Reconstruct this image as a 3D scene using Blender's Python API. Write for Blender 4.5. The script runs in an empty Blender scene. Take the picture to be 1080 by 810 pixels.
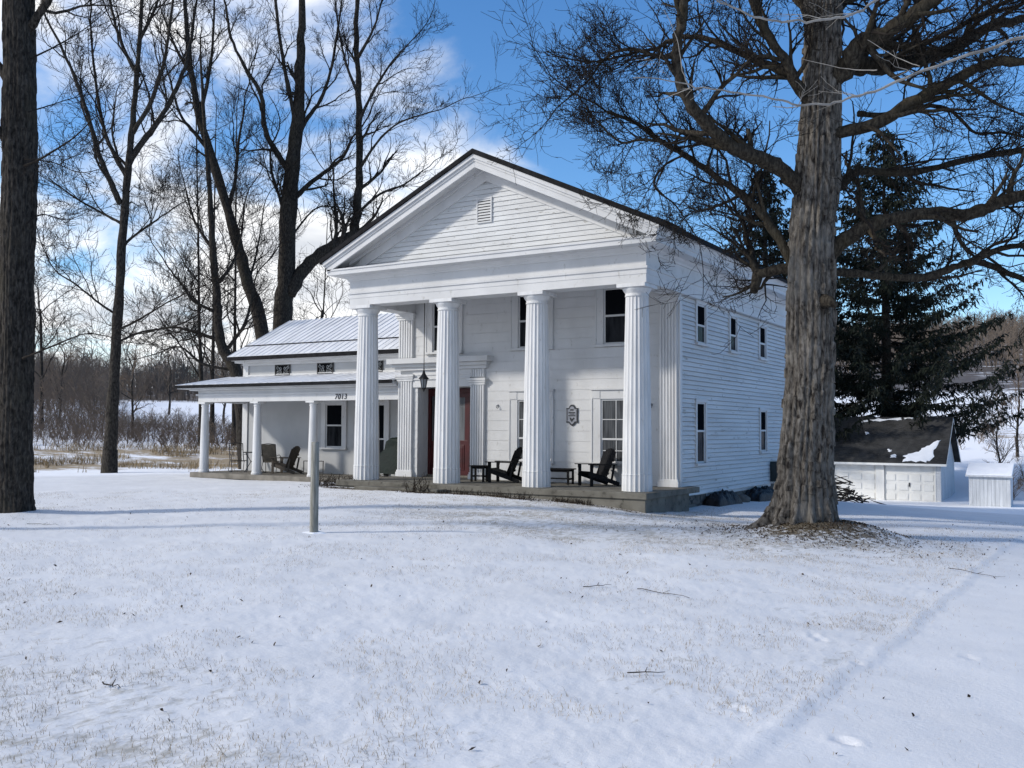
import bpy, math, random
import numpy as np
from mathutils import Vector, Matrix

# ------------------------------------------------------------------ camera, sky, sun
S = bpy.context.scene
COL = S.collection
FPX = 1012.3                       # focal length in pixels of a 1080 wide frame
CAM = np.array([9.703, -21.209, 1.472])
YAW, PIT, ROLL = -0.5564, 0.0469, 0.0062
FW = np.array([math.sin(YAW)*math.cos(PIT), math.cos(YAW)*math.cos(PIT), math.sin(PIT)])
R0 = np.array([math.cos(YAW), -math.sin(YAW), 0.0])
U0 = np.cross(R0, FW)
RT = R0*math.cos(ROLL) + U0*math.sin(ROLL)
UP = -R0*math.sin(ROLL) + U0*math.cos(ROLL)
cam_d = bpy.data.cameras.new('camera')
cam_d.sensor_width = 36.0
cam_d.lens = 36.0*FPX/1080.0
cam_d.clip_start = 0.1
cam_d.clip_end = 5000
cam = bpy.data.objects.new('camera', cam_d)
COL.objects.link(cam)
cam.matrix_world = Matrix(((RT[0], UP[0], -FW[0], CAM[0]), (RT[1], UP[1], -FW[1], CAM[1]),
                           (RT[2], UP[2], -FW[2], CAM[2]), (0, 0, 0, 1)))
S.camera = cam

SUN_EL = math.radians(29.0)
SUN_AZ = math.atan2(-0.743, -0.669)          # direction to the sun, from +Y towards +X
SUN_DIR = Vector((math.sin(SUN_AZ)*math.cos(SUN_EL), math.cos(SUN_AZ)*math.cos(SUN_EL), math.sin(SUN_EL)))
sun_d = bpy.data.lights.new('sun', 'SUN')
sun_d.energy = 2.3
sun_d.angle = math.radians(3.6)
sun_d.color = (1.0, 0.95, 0.88)
sun = bpy.data.objects.new('sun', sun_d)
COL.objects.link(sun)
sun.rotation_euler = SUN_DIR.to_track_quat('Z', 'Y').to_euler()

W = bpy.data.worlds.new('World')
S.world = W
W.use_nodes = True
SKY_STRENGTH = 0.14
def build_world():
    nt = W.node_tree
    nt.nodes.clear()
    N = nt.nodes.new
    out = N('ShaderNodeOutputWorld'); bg = N('ShaderNodeBackground')
    bg.inputs['Strength'].default_value = SKY_STRENGTH
    sky = N('ShaderNodeTexSky'); sky.sky_type = 'NISHITA'; sky.sun_disc = False
    sky.sun_elevation = SUN_EL; sky.sun_rotation = SUN_AZ % (2*math.pi)
    sky.air_density = 1.0; sky.dust_density = 0.3; sky.ozone_density = 3.2; sky.altitude = 200
    tc = N('ShaderNodeTexCoord')
    # stretch clouds towards the horizon: project the direction on a plane overhead
    sep = N('ShaderNodeSeparateXYZ'); nt.links.new(tc.outputs['Generated'], sep.inputs[0])
    zc = N('ShaderNodeMath'); zc.operation = 'MAXIMUM'; nt.links.new(sep.outputs['Z'], zc.inputs[0]); zc.inputs[1].default_value = 0.0
    za = N('ShaderNodeMath'); za.operation = 'ADD'; nt.links.new(zc.outputs[0], za.inputs[0]); za.inputs[1].default_value = 0.22
    dv = N('ShaderNodeVectorMath'); dv.operation = 'DIVIDE'
    cmb = N('ShaderNodeCombineXYZ')
    for i in range(3): nt.links.new(za.outputs[0], cmb.inputs[i])
    nt.links.new(tc.outputs['Generated'], dv.inputs[0]); nt.links.new(cmb.outputs[0], dv.inputs[1])
    n1 = N('ShaderNodeTexNoise'); n1.inputs['Scale'].default_value = 1.9; n1.inputs['Detail'].default_value = 9
    n1.inputs['Roughness'].default_value = 0.56; n1.inputs['Distortion'].default_value = 0.5
    off = N('ShaderNodeVectorMath'); off.operation = 'ADD'; off.inputs[1].default_value = (3.1, 7.4, 0.3)
    nt.links.new(dv.outputs[0], off.inputs[0]); nt.links.new(off.outputs[0], n1.inputs['Vector'])
    # clouds lie mostly to the north west (left of the view); clear blue over the house's right
    dot = N('ShaderNodeVectorMath'); dot.operation = 'DOT_PRODUCT'
    dot.inputs[1].default_value = (-RT[0], -RT[1], 0.0)
    nt.links.new(tc.outputs['Generated'], dot.inputs[0])
    bias = N('ShaderNodeMapRange'); bias.inputs['From Min'].default_value = -0.08; bias.inputs['From Max'].default_value = 0.16
    bias.inputs['To Min'].default_value = -0.17; bias.inputs['To Max'].default_value = 0.10
    bias.interpolation_type = 'SMOOTHSTEP'
    nt.links.new(dot.outputs['Value'], bias.inputs['Value'])
    low = N('ShaderNodeMapRange'); low.inputs['From Min'].default_value = 0.0; low.inputs['From Max'].default_value = 0.17
    low.inputs['To Min'].default_value = 0.17; low.inputs['To Max'].default_value = 0.0
    low.interpolation_type = 'SMOOTHSTEP'
    nt.links.new(sep.outputs['Z'], low.inputs['Value'])
    a1 = N('ShaderNodeMath'); a1.operation = 'ADD'; nt.links.new(n1.outputs['Fac'], a1.inputs[0]); nt.links.new(bias.outputs[0], a1.inputs[1])
    a2 = N('ShaderNodeMath'); a2.operation = 'ADD'; nt.links.new(a1.outputs[0], a2.inputs[0]); nt.links.new(low.outputs[0], a2.inputs[1])
    ramp = N('ShaderNodeMapRange'); ramp.inputs['From Min'].default_value = 0.46; ramp.inputs['From Max'].default_value = 0.70
    ramp.interpolation_type = 'SMOOTHSTEP'
    nt.links.new(a2.outputs[0], ramp.inputs['Value'])
    # cloud brightness with soft grey undersides
    n2 = N('ShaderNodeTexNoise'); n2.inputs['Scale'].default_value = 2.6; n2.inputs['Detail'].default_value = 5
    nt.links.new(off.outputs[0], n2.inputs['Vector'])
    cr = N('ShaderNodeMix'); cr.data_type = 'RGBA'
    cr.inputs['A'].default_value = (3.9, 4.1, 4.45, 1); cr.inputs['B'].default_value = (6.6, 6.6, 6.6, 1)
    mr = N('ShaderNodeMapRange'); mr.inputs['From Min'].default_value = 0.35; mr.inputs['From Max'].default_value = 0.6
    nt.links.new(n2.outputs['Fac'], mr.inputs['Value']); nt.links.new(mr.outputs[0], cr.inputs['Factor'])
    mx = N('ShaderNodeMix'); mx.data_type = 'RGBA'
    hs = N('ShaderNodeHueSaturation'); hs.inputs['Saturation'].default_value = 1.23; hs.inputs['Hue'].default_value = 0.504; nt.links.new(sky.outputs[0], hs.inputs['Color'])
    nt.links.new(ramp.outputs[0], mx.inputs['Factor']); nt.links.new(hs.outputs[0], mx.inputs['A']); nt.links.new(cr.outputs['Result'], mx.inputs['B'])
    nt.links.new(mx.outputs['Result'], bg.inputs['Color']); nt.links.new(bg.outputs[0], out.inputs['Surface'])
build_world()

S.view_settings.view_transform = 'Standard'
S.view_settings.look = 'None'
S.view_settings.gamma = 1.0
S.view_settings.exposure = 0.46
S.view_settings.use_curve_mapping = False
S.render.engine = 'CYCLES'
S.cycles.max_bounces = 6
S.cycles.diffuse_bounces = 3
S.cycles.glossy_bounces = 3
S.cycles.use_denoising = True

# ------------------------------------------------------------------ small helpers
def at(px, py, depth):
    """The point of the place that lies `depth` metres ahead of the camera's spot, in the direction (px, py) of the photo."""
    return CAM + (FW + RT*(px-540)/FPX - UP*(py-405)/FPX)*depth

def empty(name, loc=(0, 0, 0), rz=0.0):
    o = bpy.data.objects.new(name, None)
    o.empty_display_size = 0.2
    COL.objects.link(o)
    o.location = [float(c) for c in loc]
    o.rotation_euler = (0, 0, rz)
    return o

def tag(o, label=None, cat=None, group=None, kind=None):
    if label: o['label'] = label
    if cat: o['category'] = cat
    if group: o['group'] = group
    if kind: o['kind'] = kind
    return o

class MB:
    def __init__(self):
        self.v = []; self.f = []; self.n = 0
    def add(self, verts, faces):
        b = self.n
        self.v.extend([tuple(map(float, p)) for p in verts]); self.n += len(verts)
        self.f.extend([tuple(i+b for i in f) for f in faces])
    def box(self, x0, x1, y0, y1, z0, z1, T=None):
        P = [(x, y, z) for z in (z0, z1) for y in (y0, y1) for x in (x0, x1)]
        if T: P = [T(*p) for p in P]
        self.add(P, [(0, 2, 3, 1), (4, 5, 7, 6), (0, 1, 5, 4), (2, 6, 7, 3), (0, 4, 6, 2), (1, 3, 7, 5)])
    def hexa(self, P):
        self.add(P, [(0, 2, 3, 1), (4, 5, 7, 6), (0, 1, 5, 4), (2, 6, 7, 3), (0, 4, 6, 2), (1, 3, 7, 5)])
    def beam(self, a, b, w, t, up=(0, 0, 1)):
        """A board from a to b, w wide (sideways) and t thick (along up)."""
        a = Vector(a); b = Vector(b); d = (b-a).normalized(); u = Vector(up)
        s = d.cross(u)
        if s.length < 1e-5: s = d.cross(Vector((1, 0, 0)))
        s.normalize(); u = s.cross(d).normalized()
        P = [p + s*i*w/2 + u*j*t/2 for j in (-1, 1) for i in (-1, 1) for p in (a, b)]
        P = [P[0], P[1], P[2], P[3], P[4], P[5], P[6], P[7]]
        self.add(P, [(0, 2, 3, 1), (4, 5, 7, 6), (0, 1, 5, 4), (2, 6, 7, 3), (0, 4, 6, 2), (1, 3, 7, 5)])
    def tube(self, pts, rad, sides=6, cap=True):
        n = len(pts)
        P = [Vector(p) for p in pts]
        rad = rad if hasattr(rad, '__len__') else [rad]*n
        ref = None; rings = []
        for i in range(n):
            d = (P[min(i+1, n-1)] - P[max(i-1, 0)])
            if d.length < 1e-9: d = Vector((0, 0, 1))
            d.normalize()
            if ref is None:
                ref = d.orthogonal().normalized()
            else:
                ref = (ref - d*ref.dot(d))
                ref = ref.normalized() if ref.length > 1e-6 else d.orthogonal().normalized()
            s = d.cross(ref)
            rings.append([P[i] + (ref*math.cos(2*math.pi*k/sides) + s*math.sin(2*math.pi*k/sides))*rad[i] for k in range(sides)])
        b = self.n
        for rg in rings: self.v.extend([p[:] for p in rg])
        self.n += n*sides
        for i in range(n-1):
            for k in range(sides):
                k2 = (k+1) % sides
                self.f.append((b+i*sides+k, b+i*sides+k2, b+(i+1)*sides+k2, b+(i+1)*sides+k))
        if cap:
            self.f.append(tuple(b+k for k in reversed(range(sides))))
            self.f.append(tuple(b+(n-1)*sides+k for k in range(sides)))
    def lathe(self, prof, segs=24, c=(0, 0, 0), rf=None, caps=True):
        b = self.n; n = len(prof)
        for (r, z) in prof:
            for k in range(segs):
                th = 2*math.pi*k/segs
                rr = r*(rf(th, z) if rf else 1)
                self.v.append((c[0]+rr*math.cos(th), c[1]+rr*math.sin(th), c[2]+z))
        self.n += n*segs
        for i in range(n-1):
            for k in range(segs):
                k2 = (k+1) % segs
                self.f.append((b+i*segs+k, b+i*segs+k2, b+(i+1)*segs+k2, b+(i+1)*segs+k))
        if caps:
            self.f.append(tuple(b+k for k in reversed(range(segs))))
            self.f.append(tuple(b+(n-1)*segs+k for k in range(segs)))
    def prism(self, poly, fn, t0, t1):
        """poly: 2-D outline; fn(a, b, t) -> point; closed solid between t0 and t1."""
        n = len(poly)
        self.add([fn(a, b, t0) for a, b in poly] + [fn(a, b, t1) for a, b in poly],
                 [tuple(reversed(range(n))), tuple(range(n, 2*n))] + [(i, (i+1) % n, n+(i+1) % n, n+i) for i in range(n)])
    def build(self, name, mat, parent=None, smooth=False, bev=0.0):
        me = bpy.data.meshes.new(name)
        me.from_pydata(self.v, [], self.f)
        if smooth: me.polygons.foreach_set('use_smooth', [True]*len(me.polygons))
        me.materials.append(mat)
        me.update()
        o = bpy.data.objects.new(name, me)
        COL.objects.link(o)
        if parent: o.parent = parent
        if bev > 0:
            m = o.modifiers.new('bevel', 'BEVEL'); m.width = bev; m.segments = 2; m.limit_method = 'ANGLE'; m.angle_limit = math.radians(40)
        return o

def np_mesh(name, V, F, mat, parent=None, smooth=True):
    """V: n x 3 array, F: m x k index array (k = 3 or 4)."""
    me = bpy.data.meshes.new(name)
    k = F.shape[1]
    me.vertices.add(len(V)); me.loops.add(F.size); me.polygons.add(len(F))
    me.vertices.foreach_set('co', np.ascontiguousarray(V, dtype=np.float32).ravel())
    me.loops.foreach_set('vertex_index', np.ascontiguousarray(F, dtype=np.int32).ravel())
    me.polygons.foreach_set('loop_start', np.arange(0, F.size, k, dtype=np.int32))
    me.polygons.foreach_set('loop_total', np.full(len(F), k, dtype=np.int32))
    if smooth: me.polygons.foreach_set('use_smooth', np.ones(len(F), dtype=bool))
    me.materials.append(mat)
    me.update(calc_edges=True)
    me.validate()
    o = bpy.data.objects.new(name, me)
    COL.objects.link(o)
    if parent: o.parent = parent
    return o

def vnoise(x, y, seed=0):
    x = np.asarray(x, float); y = np.asarray(y, float)
    xi = np.floor(x).astype(np.int64); yi = np.floor(y).astype(np.int64)
    fx = x-xi; fy = y-yi
    fx = fx*fx*(3-2*fx); fy = fy*fy*(3-2*fy)
    def h(a, b):
        n = (a*374761393 + b*668265263 + seed*974634777) & 0xffffffff
        n = ((n ^ (n >> 13))*1274126177) & 0xffffffff
        return ((n ^ (n >> 16)) & 0xffff)/65535.0
    return (h(xi, yi)*(1-fx)+h(xi+1, yi)*fx)*(1-fy) + (h(xi, yi+1)*(1-fx)+h(xi+1, yi+1)*fx)*fy
def fbm(x, y, seed=0, oct=4):
    s = 0; a = 0.5; t = 0
    for i in range(oct):
        s = s + a*vnoise(x*2**i, y*2**i, seed+i*17); t += a; a *= 0.5
    return s/t

# ------------------------------------------------------------------ materials
def mat_base(name, col, rough=0.6, spec=0.3):
    m = bpy.data.materials.new(name); m.use_nodes = True
    b = m.node_tree.nodes['Principled BSDF']
    b.inputs['Base Color'].default_value = (*col, 1)
    b.inputs['Roughness'].default_value = rough
    b.inputs['Specular IOR Level'].default_value = spec
    return m, m.node_tree, b
def noisy(name, c1, c2, scale=4.0, detail=6, rough=0.6, spec=0.3, bump=0.0, bscale=None, stretch=(1, 1, 1), lo=0.35, hi=0.65, c3=None, s3=20, t3=0.62, w3=0.06):
    """Two colours mixed by a noise; an optional third colour in sparse spots (dirt, wear)."""
    m, nt, b = mat_base(name, c1, rough, spec)
    N = nt.nodes.new; L = nt.links.new
    tc = N('ShaderNodeTexCoord'); mp = N('ShaderNodeMapping'); mp.inputs['Scale'].default_value = stretch
    L(tc.outputs['Object'], mp.inputs[0])
    n = N('ShaderNodeTexNoise'); n.inputs['Scale'].default_value = scale; n.inputs['Detail'].default_value = detail
    L(mp.outputs[0], n.inputs['Vector'])
    r = N('ShaderNodeMapRange'); r.inputs['From Min'].default_value = lo; r.inputs['From Max'].default_value = hi
    L(n.outputs['Fac'], r.inputs['Value'])
    mx = N('ShaderNodeMix'); mx.data_type = 'RGBA'
    mx.inputs['A'].default_value = (*c1, 1); mx.inputs['B'].default_value = (*c2, 1)
    L(r.outputs[0], mx.inputs['Factor'])
    last = mx.outputs['Result']
    if c3:
        n3 = N('ShaderNodeTexNoise'); n3.inputs['Scale'].default_value = s3; n3.inputs['Detail'].default_value = 7; n3.inputs['Roughness'].default_value = 0.65
        L(mp.outputs[0], n3.inputs['Vector'])
        r3 = N('ShaderNodeMapRange'); r3.inputs['From Min'].default_value = t3; r3.inputs['From Max'].default_value = t3+w3
        L(n3.outputs['Fac'], r3.inputs['Value'])
        m3 = N('ShaderNodeMix'); m3.data_type = 'RGBA'; m3.inputs['B'].default_value = (*c3, 1)
        L(last, m3.inputs['A']); L(r3.outputs[0], m3.inputs['Factor']); last = m3.outputs['Result']
    L(last, b.inputs['Base Color'])
    if bump > 0:
        nb = N('ShaderNodeTexNoise'); nb.inputs['Scale'].default_value = bscale or scale*4; nb.inputs['Detail'].default_value = 8
        L(mp.outputs[0], nb.inputs['Vector'])
        bp = N('ShaderNodeBump'); bp.inputs['Strength'].default_value = bump; bp.inputs['Distance'].default_value = 0.02
        L(nb.outputs['Fac'], bp.inputs['Height']); L(bp.outputs[0], b.inputs['Normal'])
    return m

M = {}
M['paint'] = noisy('white_paint', (0.605, 0.605, 0.60), (0.53, 0.53, 0.525), 1.3, 8, 0.6, 0.22, 0.25, 60, (1, 1, 0.6), c3=(0.36, 0.35, 0.32), s3=7, t3=0.61, w3=0.14)
M['siding'] = noisy('siding_paint', (0.61, 0.615, 0.61), (0.52, 0.525, 0.52), 0.9, 9, 0.6, 0.22, 0.25, 50, (1, 0.35, 3.0), c3=(0.30, 0.29, 0.265), s3=5, t3=0.60, w3=0.08)
M['column_paint'] = noisy('column_paint', (0.66, 0.66, 0.655), (0.55, 0.55, 0.545), 2.0, 8, 0.55, 0.25, 0.15, 60, (3, 3, 0.5), c3=(0.40, 0.39, 0.36), s3=9, t3=0.62, w3=0.1)
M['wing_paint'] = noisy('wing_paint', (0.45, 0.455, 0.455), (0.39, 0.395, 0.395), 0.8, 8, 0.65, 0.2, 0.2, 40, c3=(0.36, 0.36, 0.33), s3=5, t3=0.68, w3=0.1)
M['garage_paint'] = noisy('garage_paint', (0.80, 0.79, 0.75), (0.72, 0.71, 0.67), 1.5, 6, 0.5, 0.3, 0.1, 40)
M['shed_paint'] = noisy('shed_paint', (0.62, 0.64, 0.66), (0.48, 0.50, 0.52), 2.0, 8, 0.7, 0.2, 0.2, 40, (4, 4, 0.5), c3=(0.25, 0.24, 0.22), s3=6, t3=0.63, w3=0.1)
M['post_wood'] = noisy('weathered_post', (0.36, 0.35, 0.31), (0.19, 0.185, 0.155), 7, 9, 0.9, 0.1, 0.9, 30, (5, 5, 0.35), c3=(0.10, 0.09, 0.075), s3=16, t3=0.60)
M['black_roof'] = noisy('dark_roof', (0.007, 0.007, 0.008), (0.016, 0.016, 0.018), 6, 6, 0.8, 0.1, 0.3, 40)
M['shingle'] = noisy('garage_shingle', (0.032, 0.032, 0.032), (0.055, 0.055, 0.055), 2.2, 9, 0.9, 0.1, 0.5, 30, c3=(0.07, 0.066, 0.06), s3=14, t3=0.6)
M['concrete'] = noisy('old_concrete', (0.17, 0.16, 0.135), (0.10, 0.093, 0.077), 2.5, 9, 0.85, 0.2, 0.4, 30, c3=(0.07, 0.065, 0.055), s3=5, t3=0.58)
M['stone'] = noisy('foundation_stone', (0.15, 0.14, 0.125), (0.075, 0.07, 0.065), 3.0, 9, 0.9, 0.15, 0.6, 20, c3=(0.03, 0.03, 0.03), s3=4, t3=0.56)
M['porch_wood'] = noisy('porch_floor', (0.22, 0.20, 0.17), (0.13, 0.12, 0.10), 3, 8, 0.8, 0.2, 0.3, 30, (1, 6, 1))
M['black_wood'] = noisy('black_plastic_wood', (0.008, 0.008, 0.009), (0.014, 0.014, 0.015), 8, 6, 0.7, 0.1, 0.15, 60)
M['brown_wood'] = noisy('dark_brown_wood', (0.05, 0.042, 0.035), (0.09, 0.075, 0.06), 6, 8, 0.75, 0.2, 0.3, 50)
M['tan_mesh'] = noisy('tan_sling_fabric', (0.17, 0.145, 0.11), (0.11, 0.095, 0.075), 8, 6, 0.85, 0.15)
M['black_metal'] = noisy('black_metal', (0.012, 0.012, 0.013), (0.03, 0.028, 0.026), 10, 5, 0.45, 0.4)
M['grey_metal'] = noisy('grey_metal', (0.22, 0.23, 0.24), (0.16, 0.17, 0.18), 6, 5, 0.45, 0.5)
M['red_door'] = noisy('red_door_paint', (0.060, 0.005, 0.006), (0.038, 0.004, 0.005), 3, 6, 0.4, 0.4)
M['green_cover'] = noisy('green_tarp_cover', (0.004, 0.014, 0.010), (0.0025, 0.009, 0.006), 3, 7, 0.55, 0.35, 0.4, 12)
M['tarp'] = noisy('black_plastic_sheet', (0.008, 0.008, 0.009), (0.022, 0.022, 0.024), 5, 8, 0.55, 0.18, 0.9, 14)
M['brass'] = noisy('brass', (0.25, 0.16, 0.05), (0.18, 0.11, 0.035), 8, 4, 0.35, 0.5)
M['white_china'] = noisy('white_figurine', (0.75, 0.75, 0.74), (0.62, 0.62, 0.61), 12, 4, 0.4, 0.4)
M['plaque_black'] = noisy('plaque_iron', (0.02, 0.021, 0.024), (0.035, 0.036, 0.04), 10, 5, 0.45, 0.4)
M['plaque_grey'] = noisy('plaque_face', (0.30, 0.31, 0.34), (0.20, 0.21, 0.24), 14, 6, 0.5, 0.4)
M['number_black'] = noisy('number_black', (0.015, 0.015, 0.02), (0.03, 0.03, 0.035), 10, 4, 0.5, 0.4)
M['lamp_glass'] = mat_base('lamp_glass', (0.22, 0.23, 0.24), 0.15, 0.5)[0]
M['curtain'] = noisy('sheer_curtain', (0.42, 0.43, 0.44), (0.25, 0.26, 0.27), 3, 6, 0.8, 0.1, stretch=(9, 9, 0.4))
def glass_mat():
    m, nt, b = mat_base('window_glass', (0.006, 0.007, 0.009), 0.08, 0.0)
    N = nt.nodes.new; L = nt.links.new
    tc = N('ShaderNodeTexCoord'); n = N('ShaderNodeTexNoise'); n.inputs['Scale'].default_value = 2.2; n.inputs['Detail'].default_value = 2
    L(tc.outputs['Object'], n.inputs['Vector'])
    bp = N('ShaderNodeBump'); bp.inputs['Strength'].default_value = 0.08; bp.inputs['Distance'].default_value = 0.02
    L(n.outputs['Fac'], bp.inputs['Height']); L(bp.outputs[0], b.inputs['Normal'])
    return m
M['glass'] = glass_mat()
M['dim_glass'] = noisy('dim_lower_glass', (0.030, 0.032, 0.036), (0.007, 0.008, 0.010), 2.2, 4, 0.08, 0.02, stretch=(4, 4, 0.6))  # lower sash panes, slightly lighter and mottled
M['sheer_glass'] = noisy('curtained_glass', (0.10, 0.105, 0.11), (0.035, 0.037, 0.04), 2.5, 5, 0.06, 0.5, stretch=(7, 7, 0.5))
M['door_glass'] = noisy('door_glass', (0.16, 0.17, 0.18), (0.10, 0.105, 0.11), 2.0, 4, 0.08, 0.4, stretch=(5, 5, 0.5))
M['dark_inside'] = mat_base('dark_interior', (0.008, 0.008, 0.009), 0.9, 0.05)[0]

def bark_mat(name, c1, c2, c3, scale=3.0, moss=None):
    m, nt, b = mat_base(name, c1, 0.92, 0.12)
    N = nt.nodes.new; L = nt.links.new
    tc = N('ShaderNodeTexCoord'); mp = N('ShaderNodeMapping'); mp.inputs['Scale'].default_value = (5, 5, 1.8)
    L(tc.outputs['Object'], mp.inputs[0])
    n = N('ShaderNodeTexNoise'); n.inputs['Scale'].default_value = scale; n.inputs['Detail'].default_value = 9; n.inputs['Roughness'].default_value = 0.62
    n.inputs['Distortion'].default_value = 0.4
    L(mp.outputs[0], n.inputs['Vector'])
    cr = N('ShaderNodeValToRGB'); e = cr.color_ramp.elements
    e[0].position = 0.36; e[0].color = (*c2, 1); e[1].position = 0.68; e[1].color = (*c3, 1)
    k = cr.color_ramp.elements.new(0.5); k.color = (*c1, 1)
    L(n.outputs['Fac'], cr.inputs[0])
    last = cr.outputs[0]
    n2 = N('ShaderNodeTexNoise'); n2.inputs['Scale'].default_value = 1.1; n2.inputs['Detail'].default_value = 5
    L(tc.outputs['Object'], n2.inputs['Vector'])
    r2 = N('ShaderNodeMapRange'); r2.inputs['From Min'].default_value = 0.52; r2.inputs['From Max'].default_value = 0.70
    L(n2.outputs['Fac'], r2.inputs['Value'])
    mx = N('ShaderNodeMix'); mx.data_type = 'RGBA'; mx.inputs['B'].default_value = (*(moss or c3), 1)
    ml = N('ShaderNodeMath'); ml.operation = 'MULTIPLY'; ml.inputs[1].default_value = 0.55
    L(r2.outputs[0], ml.inputs[0]); L(ml.outputs[0], mx.inputs['Factor']); L(last, mx.inputs['A'])
    L(mx.outputs['Result'], b.inputs['Base Color'])
    bp = N('ShaderNodeBump'); bp.inputs['Strength'].default_value = 0.9; bp.inputs['Distance'].default_value = 0.03
    L(n.outputs['Fac'], bp.inputs['Height']); L(bp.outputs[0], b.inputs['Normal'])
    return m
M['maple_bark'] = bark_mat('maple_bark', (0.098, 0.086, 0.072), (0.018, 0.015, 0.013), (0.20, 0.182, 0.158), 3.2, (0.235, 0.22, 0.195))
M['dark_bark'] = bark_mat('dark_bark', (0.036, 0.031, 0.026), (0.010, 0.009, 0.008), (0.075, 0.066, 0.056), 4.0, (0.055, 0.048, 0.035))
M['limb_bark'] = bark_mat('limb_bark', (0.040, 0.033, 0.025), (0.014, 0.012, 0.010), (0.075, 0.066, 0.050), 4.0, (0.062, 0.052, 0.030))
M['twig'] = noisy('twig_bark', (0.016, 0.0135, 0.0115), (0.030, 0.025, 0.021), 5, 3, 0.9, 0.1)
M['pale_twig'] = noisy('pale_branch_bark', (0.34, 0.32, 0.29), (0.20, 0.185, 0.165), 6, 6, 0.85, 0.15, 0.3, 40)
M['brush_twig'] = noisy('brush_twig', (0.22, 0.165, 0.12), (0.14, 0.108, 0.085), 0.2, 3, 0.9, 0.1)
M['wood_twig'] = noisy('far_wood_twig', (0.17, 0.14, 0.115), (0.12, 0.10, 0.085), 0.05, 3, 0.9, 0.1)
M['needles'] = noisy('spruce_needles', (0.005, 0.008, 0.005), (0.012, 0.017, 0.010), 0.8, 4, 0.7, 0.2)
M['dry_grass'] = noisy('dry_grass', (0.34, 0.26, 0.15), (0.22, 0.165, 0.10), 0.6, 4, 0.9, 0.1)
M['leaf'] = noisy('dead_leaf', (0.075, 0.05, 0.03), (0.03, 0.021, 0.015), 2, 3, 0.8, 0.1)
M['stalk'] = noisy('dead_stalk', (0.06, 0.046, 0.034), (0.028, 0.022, 0.017), 4, 3, 0.9, 0.1)
M['snow'] = noisy('clean_snow', (0.86, 0.88, 0.91), (0.80, 0.82, 0.86), 3, 5, 0.75, 0.2, 0.25, 25)

def roof_snow_mat(name, c_snow, c_metal, lo, hi):
    """Metal roof under thin wind-blown snow: patches of bare metal where it slid off."""
    m, nt, b = mat_base(name, c_snow, 0.6, 0.3)
    N = nt.nodes.new; L = nt.links.new
    tc = N('ShaderNodeTexCoord'); mp = N('ShaderNodeMapping'); mp.inputs['Scale'].default_value = (2.4, 0.5, 0.5)
    L(tc.outputs['Object'], mp.inputs[0])
    n = N('ShaderNodeTexNoise'); n.inputs['Scale'].default_value = 1.4; n.inputs['Detail'].default_value = 8; n.inputs['Roughness'].default_value = 0.6
    L(mp.outputs[0], n.inputs['Vector'])
    r = N('ShaderNodeMapRange'); r.inputs['From Min'].default_value = lo; r.inputs['From Max'].default_value = hi
    L(n.outputs['Fac'], r.inputs['Value'])
    mx = N('ShaderNodeMix'); mx.data_type = 'RGBA'; mx.inputs['A'].default_value = (*c_metal, 1); mx.inputs['B'].default_value = (*c_snow, 1)
    L(r.outputs[0], mx.inputs['Factor']); L(mx.outputs['Result'], b.inputs['Base Color'])
    bp = N('ShaderNodeBump'); bp.inputs['Strength'].default_value = 0.3; bp.inputs['Distance'].default_value = 0.02
    L(n.outputs['Fac'], bp.inputs['Height']); L(bp.outputs[0], b.inputs['Normal'])
    return m
M['wing_roof'] = roof_snow_mat('snowy_metal_roof', (0.74, 0.75, 0.765), (0.57, 0.58, 0.595), 0.34, 0.62)
M['porch_roof'] = roof_snow_mat('snowy_porch_roof', (0.80, 0.81, 0.83), (0.48, 0.49, 0.51), 0.30, 0.48)

# ------------------------------------------------------------------ ground
# anchors: x, y, z of the lawn as seen along the house, the trees and the drive
ANCH = np.array([
    (9.7, -21.2, -0.20), (4.9, -18.4, -0.20), (12, -24, -0.2), (0, -26, -0.1), (-12, -22, -0.2), (7.5, -16.5, -0.25), (-1.3, -9.6, -0.25), (-8.9, -10.1, -0.30),
    (-8.6, -1.0, -0.20), (-5, -1.0, -0.20), (-2.6, -1.0, -0.22), (-0.9, -0.8, -0.29), (0.7, -0.6, -0.45), (0.3, 2.0, -0.57),
    (0.3, 4.1, -0.56), (0.3, 8.7, -0.68), (0.3, 10.2, -0.69), (4.74, -2.54, -0.50), (3.2, -6, -0.36), (8.0, -8.4, -0.42), (8.0, -14, -0.30), (8.0, -3, -0.58),
    (8.0, 4, -0.82), (6.0, 12, -1.15), (9.5, 12, -1.25), (10, -8.4, -0.47), (12, -8, -0.5), (11, -15, -0.32), (12, 0, -0.78), (10, 0, -0.72), (14, 12, -1.4), (2.8, 28.5, -1.88), (-2.5, 28.5, -1.87), (5.0, 26, -1.82),
    (8, 28, -1.9), (14, 28, -1.9), (0, 20, -1.45), (-12.5, 1.8, -0.28), (-15.6, 1.8, -0.33), (-18.3, 1.8, -0.33), (-18.3, 6, -0.35), (-9, 14, -0.6), (-25.3, 3.7, -0.42), (-20, -8, -0.35),
    (-30, -4, -0.45), (-28, 12, -0.5), (-8, 30, -1.2), (-22, 26, -0.5), (4, 36, -1.7), (12, 38, -1.7), (22, 20, -1.6), (20, 0, -1.0)])
def tps_fit(P, z):
    d = np.linalg.norm(P[:, None]-P[None], axis=2)
    K = np.where(d > 0, d*d*np.log(d+1e-12), 0)
    n = len(P)
    A = np.zeros((n+3, n+3)); A[:n, :n] = K + np.eye(n)*0.35; A[:n, n] = 1; A[:n, n+1:] = P; A[n, :n] = 1; A[n+1:, :n] = P.T
    return np.linalg.solve(A, np.concatenate([z, [0, 0, 0]]))
TP = tps_fit(ANCH[:, :2], ANCH[:, 2])
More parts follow.
